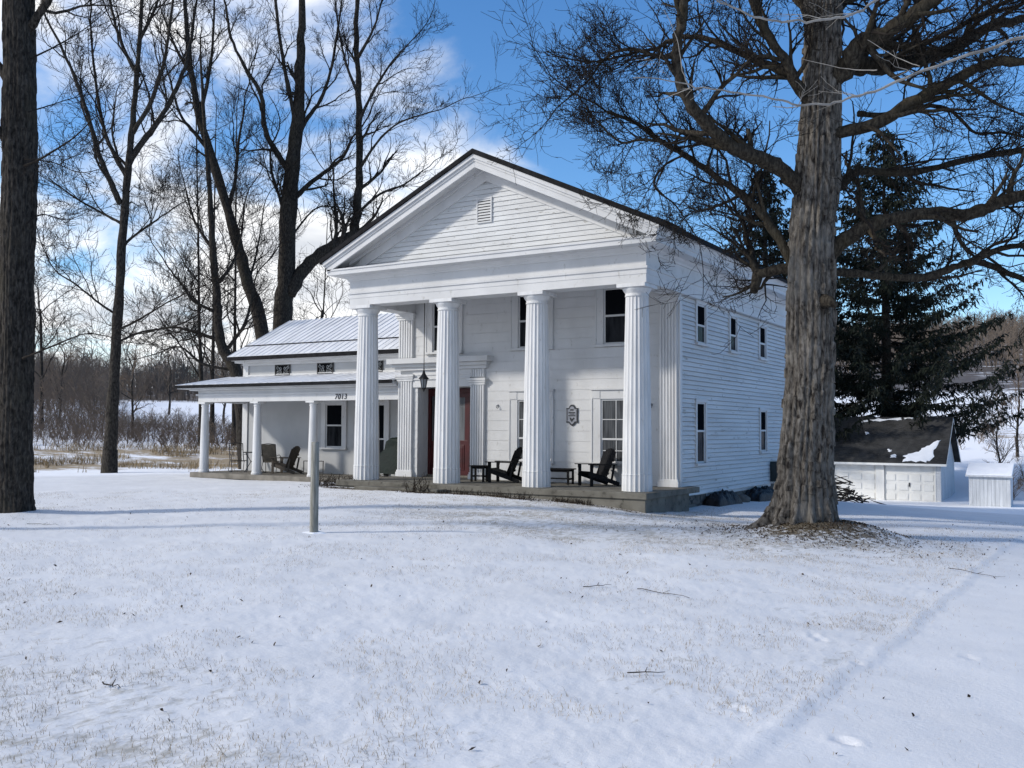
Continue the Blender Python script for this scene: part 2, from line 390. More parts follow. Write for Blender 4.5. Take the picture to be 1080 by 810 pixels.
def near_h(x, y):
    x = np.asarray(x, float); y = np.asarray(y, float)
    s = TP[-3] + TP[-2]*x + TP[-1]*y
    for (ax, ay, _), w in zip(ANCH, TP):
        d2 = (x-ax)**2 + (y-ay)**2
        s = s + w*0.5*d2*np.log(d2+1e-12)
    return s
FWH = np.array([math.sin(YAW), math.cos(YAW)]); RTH = np.array([math.cos(YAW), -math.sin(YAW)])
TREE_XY = (4.74, -2.54)
def sstep(e0, e1, x):
    t = np.clip((x-e0)/(e1-e0), 0, 1); return t*t*(3-2*t)
def ground_h(x, y, fine=True):
    x = np.asarray(x, float); y = np.asarray(y, float)
    a = (x-CAM[0])*RTH[0] + (y-CAM[1])*RTH[1]
    b = (x-CAM[0])*FWH[0] + (y-CAM[1])*FWH[1]
    dist = np.sqrt(a*a+b*b)
    hn = near_h(np.clip(x, -34, 26), np.clip(y, -30, 42))
    t = np.clip(a/np.maximum(dist, 1), -1, 1)                      # -1 left .. 1 right
    # far land: a brook flat on the left, a snow slope on the right, wooded hills behind both
    left = np.interp(dist, [0, 38, 46, 60, 90, 125, 220, 400, 700, 1500], [-0.4, -0.42, -0.35, 0.15, 1.6, 4.4, 8.5, 13.5, 15, 15])
    right = np.interp(dist, [0, 45, 54, 66, 90, 130, 220, 400, 700, 1500], [-1.8, -1.92, -1.85, -0.6, 2.2, 6.0, 14, 34, 46, 46])
    w = sstep(-0.10, 0.34, t)
    far = left*(1-w)+right*w
    far = far + sstep(140, 420, dist)*(fbm(x/150, y/150, 5, 3)-0.5)*16
    k = sstep(44, 60, dist)
    h = hn*(1-k) + far*k
    # the drive lies a little lower than the lawn, with a soft bank along x = 8.1
    bank = 8.1 + 0.04*np.sin(y*0.5) + 0.16*(fbm(y*1.3, y*0+3, 9, 3)-0.5)
    dr = sstep(bank-0.05, bank+0.06, x)*sstep(16, 8, y)
    h = h - 0.010*dr + 0.007*(0.4+1.2*fbm(y*2.0, y*0+8, 19, 3))*np.exp(-((x-bank+0.09)/0.055)**2)*sstep(10, 2, y)
    # worn wheel lines in the drive's snow
    for wx in (10.5,):
        h = h - 0.025*np.exp(-((x-wx-0.1*np.sin(y*0.3))/0.22)**2)*sstep(14, 6, y)
    # earth heaped round the maple's roots
    rx, ry = x-TREE_XY[0], y-TREE_XY[1]
    aa = rx*RTH[0]+ry*RTH[1]; bb = rx*FWH[0]+ry*FWH[1]
    h = h + 0.30*np.exp(-(((aa-0.40)/1.25)**2+((bb+0.15)/1.3)**2)**1.6)
    rx, ry = x+8.9, y+10.1
    h = h + 0.07*np.exp(-(rx*rx+ry*ry)/0.7)
    if fine:
        nf = sstep(60, 25, dist)
        h = h + 0.07*(fbm(x*0.28, y*0.28, 1, 3)-0.5) + nf*(0.040*(fbm(x*1.1, y*1.1, 2, 3)-0.5) + 0.016*(fbm(x*4.5, y*4.5, 3, 3)-0.5)*(1-0.8*sstep(7.6, 8.6, x)) + 0.006*(vnoise(x*17, y*17, 4)-0.5)*(1-0.8*sstep(7.6, 8.6, x)))
    return h
def gh(x, y):
    return float(ground_h(np.array([x]), np.array([y]))[0])

TRACKS = []       # animal tracks in the drive's snow: (x, y)
for (px, py) in ((768, 768), (776, 769), (783, 770), (884, 802), (892, 804), (899, 806), (858, 678), (866, 683), (1018, 698), (1026, 700), (905, 710)):
    d = (CAM[2]+0.40)/max(1e-6, -((FW[2]-UP[2]*(py-405)/FPX+RT[2]*(px-540)/FPX)))
    p = at(px, py, d); TRACKS.append((p[0], p[1]))

def ground_mat():
    m, nt, b = mat_base('snowy_ground', (0.8, 0.8, 0.82), 0.7, 0.25)
    N = nt.nodes.new; L = nt.links.new
    def att(n):
        a = N('ShaderNodeAttribute'); a.attribute_name = n; return a.outputs['Fac']
    def rng(v, lo, hi, t0=0.0, t1=1.0):
        r = N('ShaderNodeMapRange'); r.inputs['From Min'].default_value = lo; r.inputs['From Max'].default_value = hi
        r.inputs['To Min'].default_value = t0; r.inputs['To Max'].default_value = t1
        L(v, r.inputs['Value']); return r.outputs[0]
    def math2(op, a, b_):
        k = N('ShaderNodeMath'); k.operation = op
        for i, v in enumerate((a, b_)):
            if isinstance(v, (int, float)): k.inputs[i].default_value = v
            else: L(v, k.inputs[i])
        return k.outputs[0]
    def mix(f, a, b_):
        x = N('ShaderNodeMix'); x.data_type = 'RGBA'
        if isinstance(f, float): x.inputs['Factor'].default_value = f
        else: L(f, x.inputs['Factor'])
        for s, v in (('A', a), ('B', b_)):
            if isinstance(v, tuple): x.inputs[s].default_value = (*v, 1)
            else: L(v, x.inputs[s])
        return x.outputs['Result']
    tc = N('ShaderNodeTexCoord')
    def noise(scale, det=6, rough=0.6, stretch=None, rot=0.0):
        n = N('ShaderNodeTexNoise'); n.inputs['Scale'].default_value = scale; n.inputs['Detail'].default_value = det; n.inputs['Roughness'].default_value = rough
        if stretch:
            mp = N('ShaderNodeMapping'); mp.inputs['Scale'].default_value = stretch; mp.inputs['Rotation'].default_value = (0, 0, rot)
            L(tc.outputs['Object'], mp.inputs[0]); L(mp.outputs[0], n.inputs['Vector'])
        else: L(tc.outputs['Object'], n.inputs['Vector'])
        return n.outputs['Fac']
    thin, sunlit_field, tan, wood, litter = att('thin'), att('sunlit_field'), att('tan'), att('wood'), att('litter')
    old = mix(rng(noise(0.8, 7), 0.35, 0.65), (0.68, 0.685, 0.695), (0.745, 0.75, 0.76))
    snow = mix(sunlit_field, old, (0.90, 0.91, 0.93))  # field snow painted brighter for full sun, lawn duller for cloud shade
    # blades and bare turf showing through thin snow, combed by the wind
    g1 = noise(11, 9, 0.72, (1, 0.45, 1), 0.9); g2 = noise(1.6, 5, 0.6)
    gsum = math2('ADD', math2('MULTIPLY', g1, 0.75), math2('MULTIPLY', g2, 0.35))
    th = math2('SUBTRACT', 0.735, math2('MULTIPLY', thin, 0.225))
    gm = N('ShaderNodeMapRange'); L(gsum, gm.inputs['Value']); L(th, gm.inputs['From Min']); L(math2('ADD', th, 0.13), gm.inputs['From Max'])
    gcol = mix(rng(noise(25, 4), 0.4, 0.6), (0.20, 0.18, 0.13), (0.30, 0.27, 0.20))
    c = mix(math2('MULTIPLY', gm.outputs[0], 0.62), snow, gcol)
    tn = rng(math2('ADD', math2('MULTIPLY', noise(0.5, 9, 0.75, (0.8, 1.3, 1), 0.55), 1.0), math2('MULTIPLY', tan, 0.36)), 0.72, 0.84)
    c = mix(tn, c, (0.33, 0.255, 0.16))
    wn = rng(math2('ADD', noise(0.22, 9, 0.7), math2('MULTIPLY', wood, 0.40)), 0.70, 0.86)
    c = mix(wn, c, (0.105, 0.085, 0.068))
    ln = rng(math2('ADD', noise(9, 8, 0.7), math2('MULTIPLY', litter, 0.45)), 0.66, 0.80)
    lc = mix(rng(noise(22, 5), 0.42, 0.6), (0.075, 0.058, 0.038), (0.19, 0.155, 0.105))
    c = mix(ln, c, lc)
    L(c, b.inputs['Base Color'])
    bp = N('ShaderNodeBump'); bp.inputs['Strength'].default_value = 0.4; bp.inputs['Distance'].default_value = 0.012
    hsum = math2('ADD', noise(26, 8, 0.65), math2('MULTIPLY', g1, 0.8))
    L(hsum, bp.inputs['Height']); L(bp.outputs[0], b.inputs['Normal'])
    return m
M['ground'] = ground_mat()

def cover_masks(x, y):
    a = (x-CAM[0])*RTH[0] + (y-CAM[1])*RTH[1]; b = (x-CAM[0])*FWH[0] + (y-CAM[1])*FWH[1]
    dist = np.sqrt(a*a+b*b); t = a/np.maximum(dist, 1)
    n = fbm(x*0.22, y*0.22, 21, 3)
    drive = sstep(7.8, 8.3, x)*sstep(30, 20, y)
    thin = np.clip(0.36 + 1.2*(n-0.45) + 1.05*np.exp(-(((x-1.0)/5.5)**2+((y+3.4)/4.0)**2)) + 0.22*np.exp(-((dist-6)/3.0)**2), 0, 1)*(1-drive)
    thin = thin*sstep(60, 34, dist)
    sunlit_field = sstep(38.5, 41, dist)*(1-0.0*t)  # where the field's sunlight, painted into the snow colour, begins
    tan = (np.exp(-((dist-50+5*(fbm(x*0.12, y*0.12, 44, 2)-0.5))/4.0)**2)*1.0 + 0.9*np.exp(-((dist-58)/5.0)**2))*sstep(0.05, -0.12, t) + 0.7*np.exp(-((dist-82)/5)**2)*sstep(0.2, 0.4, t)
    wood = sstep(118, 150, dist)
    rx, ry = x-TREE_XY[0], y-TREE_XY[1]
    aa = rx*RTH[0]+ry*RTH[1]; bb = rx*FWH[0]+ry*FWH[1]
    litter = (0.05+1.15*fbm(x*2.2, y*2.2, 61, 3))*np.exp(-(((aa-0.15)/1.05)**2+((bb+0.35)/1.1)**2)) + 0.35*np.exp(-(((aa)/3)**2+((bb+1.2)/2.2)**2))
    litter = litter + 0.95*np.exp(-((y+1.0)/0.40)**2)*sstep(-9.6, -8.6, x)*sstep(0.9, 0.2, x)*(0.3+fbm(x*1.3, y*0.5, 31, 2))
    return np.clip(thin, 0, 1), sunlit_field, np.clip(tan, 0, 1), wood, np.clip(litter, 0, 1.3)

def build_ground():
    half = math.radians(33)
    fine = np.linspace(-half, half, 640)
    coarse = np.linspace(half, 2*math.pi-half, 72)[1:-1]
    ang = np.concatenate([fine, coarse])
    rad = np.concatenate([[0.0001, 0.5, 1.0], np.geomspace(1.5, 62, 430), np.geomspace(62, 2400, 84)[1:]])
    A, Rr = np.meshgrid(YAW+ang, rad)
    X = CAM[0] + Rr*np.sin(A); Y = CAM[1] + Rr*np.cos(A)
    Z = ground_h(X.ravel(), Y.ravel()).reshape(X.shape)
    for (tx, ty) in TRACKS:
        d2 = (X-tx)**2+(Y-ty)**2
        Z = Z - 0.022*np.exp(-d2/0.0020) + 0.006*np.exp(-((np.sqrt(d2)-0.07)/0.025)**2)
    V = np.stack([X, Y, Z], -1).reshape(-1, 3)
    nr, na = X.shape
    i = np.arange(nr-1)[:, None]; k = np.arange(na)[None]
    F = np.stack([i*na+k, i*na+(k+1) % na, (i+1)*na+(k+1) % na, (i+1)*na+k], -1).reshape(-1, 4)[:, ::-1]
    o = np_mesh('ground', V, F, M['ground'])
    for nm, arr in zip(('thin', 'sunlit_field', 'tan', 'wood', 'litter'), cover_masks(V[:, 0], V[:, 1])):
        at_ = o.data.attributes.new(nm, 'FLOAT', 'POINT'); at_.data.foreach_set('value', arr.astype(np.float32))
    tag(o, kind='structure')
build_ground()

# ------------------------------------------------------------------ the house
H = 5.0
YF = 2.17            # front wall of the main block
XR, XL = 0.25, -8.90   # its side walls
YB = 13.2
house = tag(empty('house'), 'white two storey temple front house with four fluted columns and a low side wing', 'house')
def Tfront(yw): return lambda u, n, z: (u, yw-n, z)
def Tside(xw): return lambda u, n, z: (xw+n, u, z)

def siding(mb, T, span, z0, z1, ex, holes=(), dep=0.018, gap=0.006):
    z = z0; rnd = random.Random(int(z0*100)+int(ex*1000))
    while z < z1-1e-4:
        zt = min(z+ex, z1); zm = (z+zt)/2
        u0, u1 = span(zm) if callable(span) else span
        iv = [(u0, u1)]
        for (a, b_, c, d) in holes:
            if c < zm < d:
                nv = []
                for (p, q) in iv:
                    if b_ <= p or a >= q: nv.append((p, q)); continue
                    if a > p: nv.append((p, a))
                    if b_ < q: nv.append((b_, q))
                iv = nv
        for (p, q) in iv:
            # boards butt at uneven lengths
            cuts = [p]
            while cuts[-1] + 3.2 < q: cuts.append(cuts[-1]+rnd.uniform(2.2, 4.2))
            cuts = [c_ for c_ in cuts if c_ < q-0.3 or c_ == p] + [q]
            for c0, c1 in zip(cuts[:-1], cuts[1:]):
                g = 0.0012; dz = rnd.uniform(-0.003, 0.003); dd = dep*rnd.uniform(0.85, 1.2)
                if c1-c0 < 0.01: continue
                P = [T(c0+g, dd, z+gap+dz), T(c1-g, dd, z+gap-dz), T(c1-g, 0.002, zt-0.001), T(c0+g, 0.002, zt-0.001), T(c0+g, 0, z+gap+dz), T(c1-g, 0, z+gap-dz)]
                mb.add(P, [(0, 1, 2, 3), (4, 5, 1, 0), (0, 3, 4), (1, 5, 2)])
        z = zt

def window(T, u0, u1, z0, z1, casing=0.10, rail=0.5, muntins=(0, 0), name='window', header=None, pane_mat='glass', sill=True, out=0.055, closed_to=None, ears=False):
    """Sash window on a wall: casing boards, two sashes with glazing bars, and the panes set back in them."""
    m = MB(); c = casing
    top = z1+(header if header else c)
    m.box(u0-c, u0, -0.02, out, z0-0.02, z1, T); m.box(u1, u1+c, -0.02, out, z0-0.02, z1, T)
    m.box(u0-c-0.0, u1+c, -0.02, out+0.006, z1, top, T)
    if header:
        m.box(u0-c-0.03, u1+c+0.03, -0.02, out+0.05, top, top+0.05, T)
        for uu in (u0-c, u1): m.box(uu+0.01, uu+c-0.01, 0, out+0.02, z1+0.02, top-0.02, T)
    if ears:
        m.box(u0-c-0.012, u0-c+0.03, 0, out+0.018, z0-0.02, z1+0.0, T); m.box(u1+c-0.03, u1+c+0.012, 0, out+0.018, z0-0.02, z1, T)
    if sill: m.box(u0-c-0.03, u1+c+0.03, -0.02, out+0.055, z0-0.085, z0-0.02, T)
    w = m.build(name, M['paint'], house, bev=0.004)
    s = MB(); zr = z0+(z1-z0)*rail; f = 0.045
    for (a, b_, d) in ((z0-0.02, zr+0.02, 0.012), (zr-0.02, z1, 0.026)):
        s.box(u0, u0+f, -0.01, d, a, b_, T); s.box(u1-f, u1, -0.01, d, a, b_, T)
        s.box(u0+f, u1-f, -0.01, d-0.001, a, a+f*1.1, T); s.box(u0+f, u1-f, -0.01, d-0.001, b_-f, b_, T)
        for k in range(muntins[0]):
            uu = u0+(u1-u0)*(k+1)/(muntins[0]+1); s.box(uu-0.011, uu+0.011, -0.008, d-0.003, a+f, b_-f, T)
        for k in range(muntins[1]):
            zz = a+(b_-a)*(k+1)/(muntins[1]+1); s.box(u0+f, u1-f, -0.008, d-0.005, zz-0.011, zz+0.011, T)
    s.build('sash', M['paint'], w, bev=0.003)
    for (a, b_, d) in ((z0, zr+0.0, -0.004), (zr+0.001, z1, 0.008)):
        p = MB(); p.add([T(u0, d, a), T(u1, d, a), T(u1, d, b_), T(u0, d, b_)], [(0, 1, 2, 3)])
        p.build('pane', M['dim_glass' if (pane_mat == 'glass' and a == z0) else pane_mat], w)
    return w

WIN_F_UP = [(-7.66, -6.81), (-4.62, -3.72), (-1.90, -1.02)]
WIN_F_LO = [(-4.62, -3.72), (-1.98, -1.08)]
WIN_S_UP = [(3.40, 4.06), (6.08, 6.67), (8.89, 9.54)]
def main_walls():
    m = MB()
    # solid core behind the boards: front wall round the door recess, and the side walls
    m.box(XL, -8.22, YF+0.02, YF+0.30, -0.05, 5.6); m.box(-6.24, XR-0.02, YF+0.02, YF+0.30, -0.05, 5.6)
    m.box(-8.22, -6.24, YF+0.02, YF+0.30, 2.72, 5.6)
    m.box(XR-0.25, XR-0.035, YF+0.30, YB, -0.35, 5.2); m.box(XL, XL+0.25, YF+0.30, YB, -0.35, 5.2)
    m.box(XL, XR-0.02, YB, YB+0.2, -0.35, 5.2)
    # recess sides and head
    m.box(-8.30, -8.22, YF+0.30, YF+0.62, 0, 2.8); m.box(-6.24, -6.16, YF+0.30, YF+0.62, 0, 2.8); m.box(-8.22, -6.24, YF+0.3, YF+0.62, 2.72, 2.8)
    m.box(-8.4, -6.0, YF+0.62, YF+0.70, -0.05, 2.9)
    m.build('wall', M['paint'], house)
    # wide flush boards on the porch front
    f = MB(); T = Tfront(YF)
    holes = [(-8.22, -6.24, -1, 2.72)] + [(a-0.02, b-0.02, 3.80, 5.5) for a, b in WIN_F_UP] + [(a, b, 0.55, 2.31) for a, b in WIN_F_LO]
    siding(f, T, (XL+0.01, XR), 0.0, 5.4, 0.285, holes, 0.009, 0.0035)
    f.build('front_boarding', M['paint'], house)
    # lapped clapboards on the side
    s = MB(); T = Tside(XR)
    holes = [(3.40, 4.06, 3.80, 4.92), (6.08, 6.67, 3.78, 4.86), (8.89, 9.54, 3.77, 4.84), (3.37, 4.01, 0.55, 2.25), (8.92, 9.56, 0.79, 2.13)]
    siding(s, T, (YF+0.14, YB), -0.26, 5.1, 0.122, holes, 0.032, 0.013)
    s.build('clapboard_siding', M['siding'], house)
    for (ya, yb_) in ((YF-0.03, YF+0.14), (YB-0.14, YB+0.22)):
        c = MB(); c.box(XR-0.02, XR+0.05, ya, yb_, -0.26, 5.02); c.build('corner_board', M['paint'], house, bev=0.004)
    fo = MB(); rnd = random.Random(4)
    fo.box(XR-0.4, XR-0.06, YF+0.3, YB, -2.2, -0.262)
    y = YF+0.1
    while y < YB:
        wy = rnd.uniform(0.5, 1.0); z = -0.27
        while z > -1.6:
            hz = rnd.uniform(0.2, 0.3); fo.box(XR-0.12, XR-0.04+rnd.uniform(-0.01, 0.025), y+0.008, y+wy-0.008, z-hz+0.008, z); z -= hz
        y += wy
    fo.build('foundation', M['stone'], house, bev=0.012)
main_walls()
def rear_gable():
    m = MB(); m.prism([(XL-0.2, 5.1), (XR+0.2, 5.1), (XR+0.5, 6.15), (-4.25, 8.45), (XL-0.5, 6.15)], lambda a, b, t: (a, t, b), YB+0.02, YB+0.2)
    m.build('rear_gable', M['siding'], house)
rear_gable()

for (a, b) in WIN_F_UP: window(Tfront(YF), a, b, 3.80, 5.30, 0.24, 0.5, (0, 0), ears=True)
for (a, b) in WIN_F_LO: window(Tfront(YF), a, b, 0.60, 2.30, 0.27, 0.36, (1, 1), header=0.24, pane_mat='sheer_glass', ears=True)
for (a, b), (z0, z1) in zip(WIN_S_UP, ((3.86, 4.90), (3.83, 4.84), (3.81, 4.82))): window(Tside(XR), a, b, z0, z1, 0.10, 0.45)
window(Tside(XR), 3.37, 4.01, 0.60, 2.23, 0.10, 0.52)
window(Tside(XR), 8.92, 9.56, 0.83, 2.11, 0.10, 0.5)

def column(x, y, parent):
    h = 4.70
    m = MB()
    def rf(th, z):
        return 1-0.062*abs(math.sin(10*th))**0.8
    prof = [(0.372, 0.0), (0.370, 0.015), (0.366, 0.38), (0.372, 0.384), (0.373, 0.40), (0.356, 0.408)]
    for i in range(1, 17):
        t = i/16; prof.append((0.356-0.078*t**1.35, 0.41+(h-0.41)*t))
    m.lathe(prof, 160, (x, y, 0), rf, True)
    sh = m.build('column', M['column_paint'], parent)
    c = MB()
    c.lathe([(0.285, h-0.004), (0.292, h), (0.292, h+0.035), (0.282, h+0.04), (0.282, h+0.07), (0.300, h+0.10), (0.335, h+0.15), (0.352, h+0.19), (0.345, h+0.205)], 48, (x, y, 0))
    c.build('capital', M['column_paint'], sh, smooth=False)
    c = MB(); c.box(x-0.375, x+0.375, y-0.375, y+0.375, h+0.206, h+0.298); c.build('abacus', M['column_paint'], sh, bev=0.006)
COLX = (0.0, -2.815, -5.645, -8.5)
for x in COLX: column(x, 0.13, house)

def pilaster(T, u0, u1, z0, z1, flutes=5, out=0.09, caps=(1,), base=True):
    m = MB()
    m.box(u0, u1, -0.02, out-0.022, z0, z1, T)
    w = (u1-u0)
    for i in range(flutes+1):
        uc = u0+w*(i+0.5)/(flutes+1); m.box(uc-w*0.30/(flutes+1), uc+w*0.30/(flutes+1), 0.0, out, z0+0.02, z1-0.02, T)
    p = m.build('pilaster', M['column_paint'], house, bev=0.006)
    k = MB()
    for (zc) in caps:
        k.box(u0-0.03, u1+0.03, -0.02, out+0.02, zc-0.20, zc-0.13, T); k.box(u0-0.055, u1+0.055, -0.02, out+0.045, zc-0.13, zc-0.07, T); k.box(u0-0.08, u1+0.08, -0.02, out+0.07, zc-0.07, zc, T)
    k.build('capital', M['column_paint'], p, bev=0.006)
    if base:
        k = MB(); k.box(u0-0.035, u1+0.035, -0.02, out+0.03, z0, z0+0.14, T); k.box(u0-0.015, u1+0.015, -0.02, out+0.015, z0+0.14, z0+0.2, T)
        k.build('base', M['column_paint'], p, bev=0.006)
    return p
pilaster(Tfront(YF), XL-0.04, -8.38, 0.0, 3.10, caps=(3.12,))
pilaster(Tfront(YF), XL-0.04, -8.38, 3.62, 5.0, caps=(5.0,), base=False)
pilaster(Tfront(YF), -6.24, -5.74, 0.0, 2.92, caps=(2.96,))
pilaster(Tfront(YF), -6.24, -5.74, 2.98, 3.24, caps=(), base=False)
pilaster(Tfront(YF), -0.26, XR-0.005, 0.0, 4.98, caps=(4.985,))

def entry():
    m = MB(); T = Tfront(YF)
    m.box(-8.38, -6.24, -0.02, 0.06, 2.72, 3.24, T)
    m.box(-8.38, -6.24, -0.02, 0.10, 2.95, 3.0, T); m.box(-8.38, -6.24, -0.02, 0.085, 3.08, 3.12, T)
    m.box(-9.02, -5.64, -0.02, 0.14, 3.24, 3.34, T); m.box(-9.10, -5.58, -0.02, 0.22, 3.34, 3.44, T); m.box(-9.20, -5.48, -0.02, 0.34, 3.44, 3.60, T)
    m.build('door_hood', M['paint'], house, bev=0.008)
    yd = YF+0.60
    f = MB(); T = Tfront(yd)
    f.box(-8.22, -8.12, 0, 0.08, 0.06, 2.70, T); f.box(-6.34, -6.24, 0, 0.08, 0.06, 2.70, T); f.box(-8.12, -6.34, 0, 0.08, 2.56, 2.70, T)
    f.box(-7.84, -7.75, 0, 0.085, 0.06, 2.56, T); f.box(-6.73, -6.64, 0, 0.085, 0.06, 2.56, T)
    for (a, b) in ((-8.12, -7.84), (-6.64, -6.34)):
        f.box(a, b, 0, 0.05, 0.06, 1.02, T); f.box(a+0.05, b-0.05, 0.05, 0.062, 0.16, 0.90, T); f.box(a, b, 0, 0.06, 1.02, 1.09, T); f.box(a, b, 0, 0.06, 2.47, 2.56, T)
    fr = f.build('door_frame', M['red_door'], house, bev=0.006)
    for (a, b) in ((-8.12, -7.84), (-6.64, -6.34)):
        p = MB(); p.box(a+0.015, b-0.015, 0.0, 0.02, 1.09, 2.47, T); p.build('sidelight', M['sheer_glass'], fr)
    d = MB(); d.box(-7.74, -6.74, 0, 0.045, 0.06, 1.12, T); d.box(-7.74, -7.60, 0, 0.045, 1.12, 2.56, T); d.box(-6.86, -6.74, 0, 0.045, 1.12, 2.56, T); d.box(-7.60, -6.86, 0, 0.044, 2.42, 2.56, T)
    for (a, b) in ((-7.62, -7.28), (-7.20, -6.86)): d.box(a, b, 0.045, 0.060, 0.22, 0.98, T); d.box(a+0.05, b-0.05, 0.060, 0.070, 0.28, 0.92, T)
    dd = d.build('door', M['red_door'], house, bev=0.008)
    p = MB(); p.box(-7.60, -6.86, 0.008, 0.02, 1.12, 2.42, T); p.build('pane', M['door_glass'], dd)
    k = MB(); k.tube([T(-7.67, 0.045, 1.05), T(-7.67, 0.10, 1.05)], 0.012, 8); k.lathe([(0.005, -0.03), (0.028, -0.015), (0.03, 0.0), (0.022, 0.022), (0.004, 0.03)], 12, T(-7.67, 0.12, 1.05)); k.build('handle', M['brass'], dd)
    s = MB(); s.box(-8.24, -6.22, 0, 0.12, 0.0, 0.06, T); s.build('threshold', M['porch_wood'], house, bev=0.01)
entry()

def porch():
    m = MB()
    m.box(-8.98, 0.58, -0.62, YF+0.62, -0.15, 0.0)
    m.build('porch_floor', M['concrete'], house, bev=0.015)
    m = MB(); m.box(-8.94, 0.53, -0.57, YF, -1.2, -0.152); m.build('porch_base', M['concrete'], house, bev=0.01)
    m = MB(); m.box(-7.9, -5.1, -1.06, -0.575, -0.6, -0.115); m.build('step', M['concrete'], house, bev=0.015)
porch()

EX0, EX1, EYF = -8.90, 0.40, -0.225
def swept(prof, yr, name, mat=None, front=True, side=None):
    """A moulding profile carried along the left side, the front and the right side, mitred at both corners."""
    m = MB(); n = len(prof); P = []
    ks = (side, side+1) if side is not None else (0, 1, 2, 3)
    for k in ks:
        for (o, z) in prof:
            P.append({0: (EX0-o, yr, z), 1: (EX0-o, EYF-o, z), 2: (EX1+o, EYF-o, z), 3: (EX1+o, yr, z)}[k])
    F = [(k*n+i, (k+1)*n+i, (k+1)*n+i+1, k*n+i+1) for k in range(len(ks)-1) for i in range(n-1)]
    m.add(P, F)
    return m.build(name, mat or M['paint'], house)
AP_X, AP_Z, EAVE_Z, PROJ = -4.25, 8.66, 6.24, 0.475
def entablature():
    inner = -0.55
    swept([(inner, 5.36), (inner, 5.0), (0.0, 5.0), (0.0, 5.20), (0.012, 5.205), (0.012, 5.325), (0.045, 5.33), (0.05, 5.385), (0.0, 5.39), (0.0, 5.70), (0.035, 5.705), (0.05, 5.75), (0.11, 5.80), (0.13, 5.845),
           (PROJ-0.03, 5.855), (PROJ-0.03, 5.965), (PROJ, 5.975), (PROJ, 6.02), (0.0, 6.07)], YB+0.3, 'entablature')
    for sd in (0, 2):
        swept([(PROJ-0.02, 6.018), (PROJ+0.0, 6.03), (PROJ+0.015, 6.10), (PROJ+0.05, 6.15), (PROJ+0.085, 6.20), (PROJ+0.085, 6.235), (0.1, 6.30)], YB+0.3, 'crown_moulding', side=sd)
    c = MB(); c.box(EX0+0.5, EX1-0.5, EYF+0.5, YF, 5.30, 5.36); c.build('porch_ceiling', M['paint'], house)
entablature()

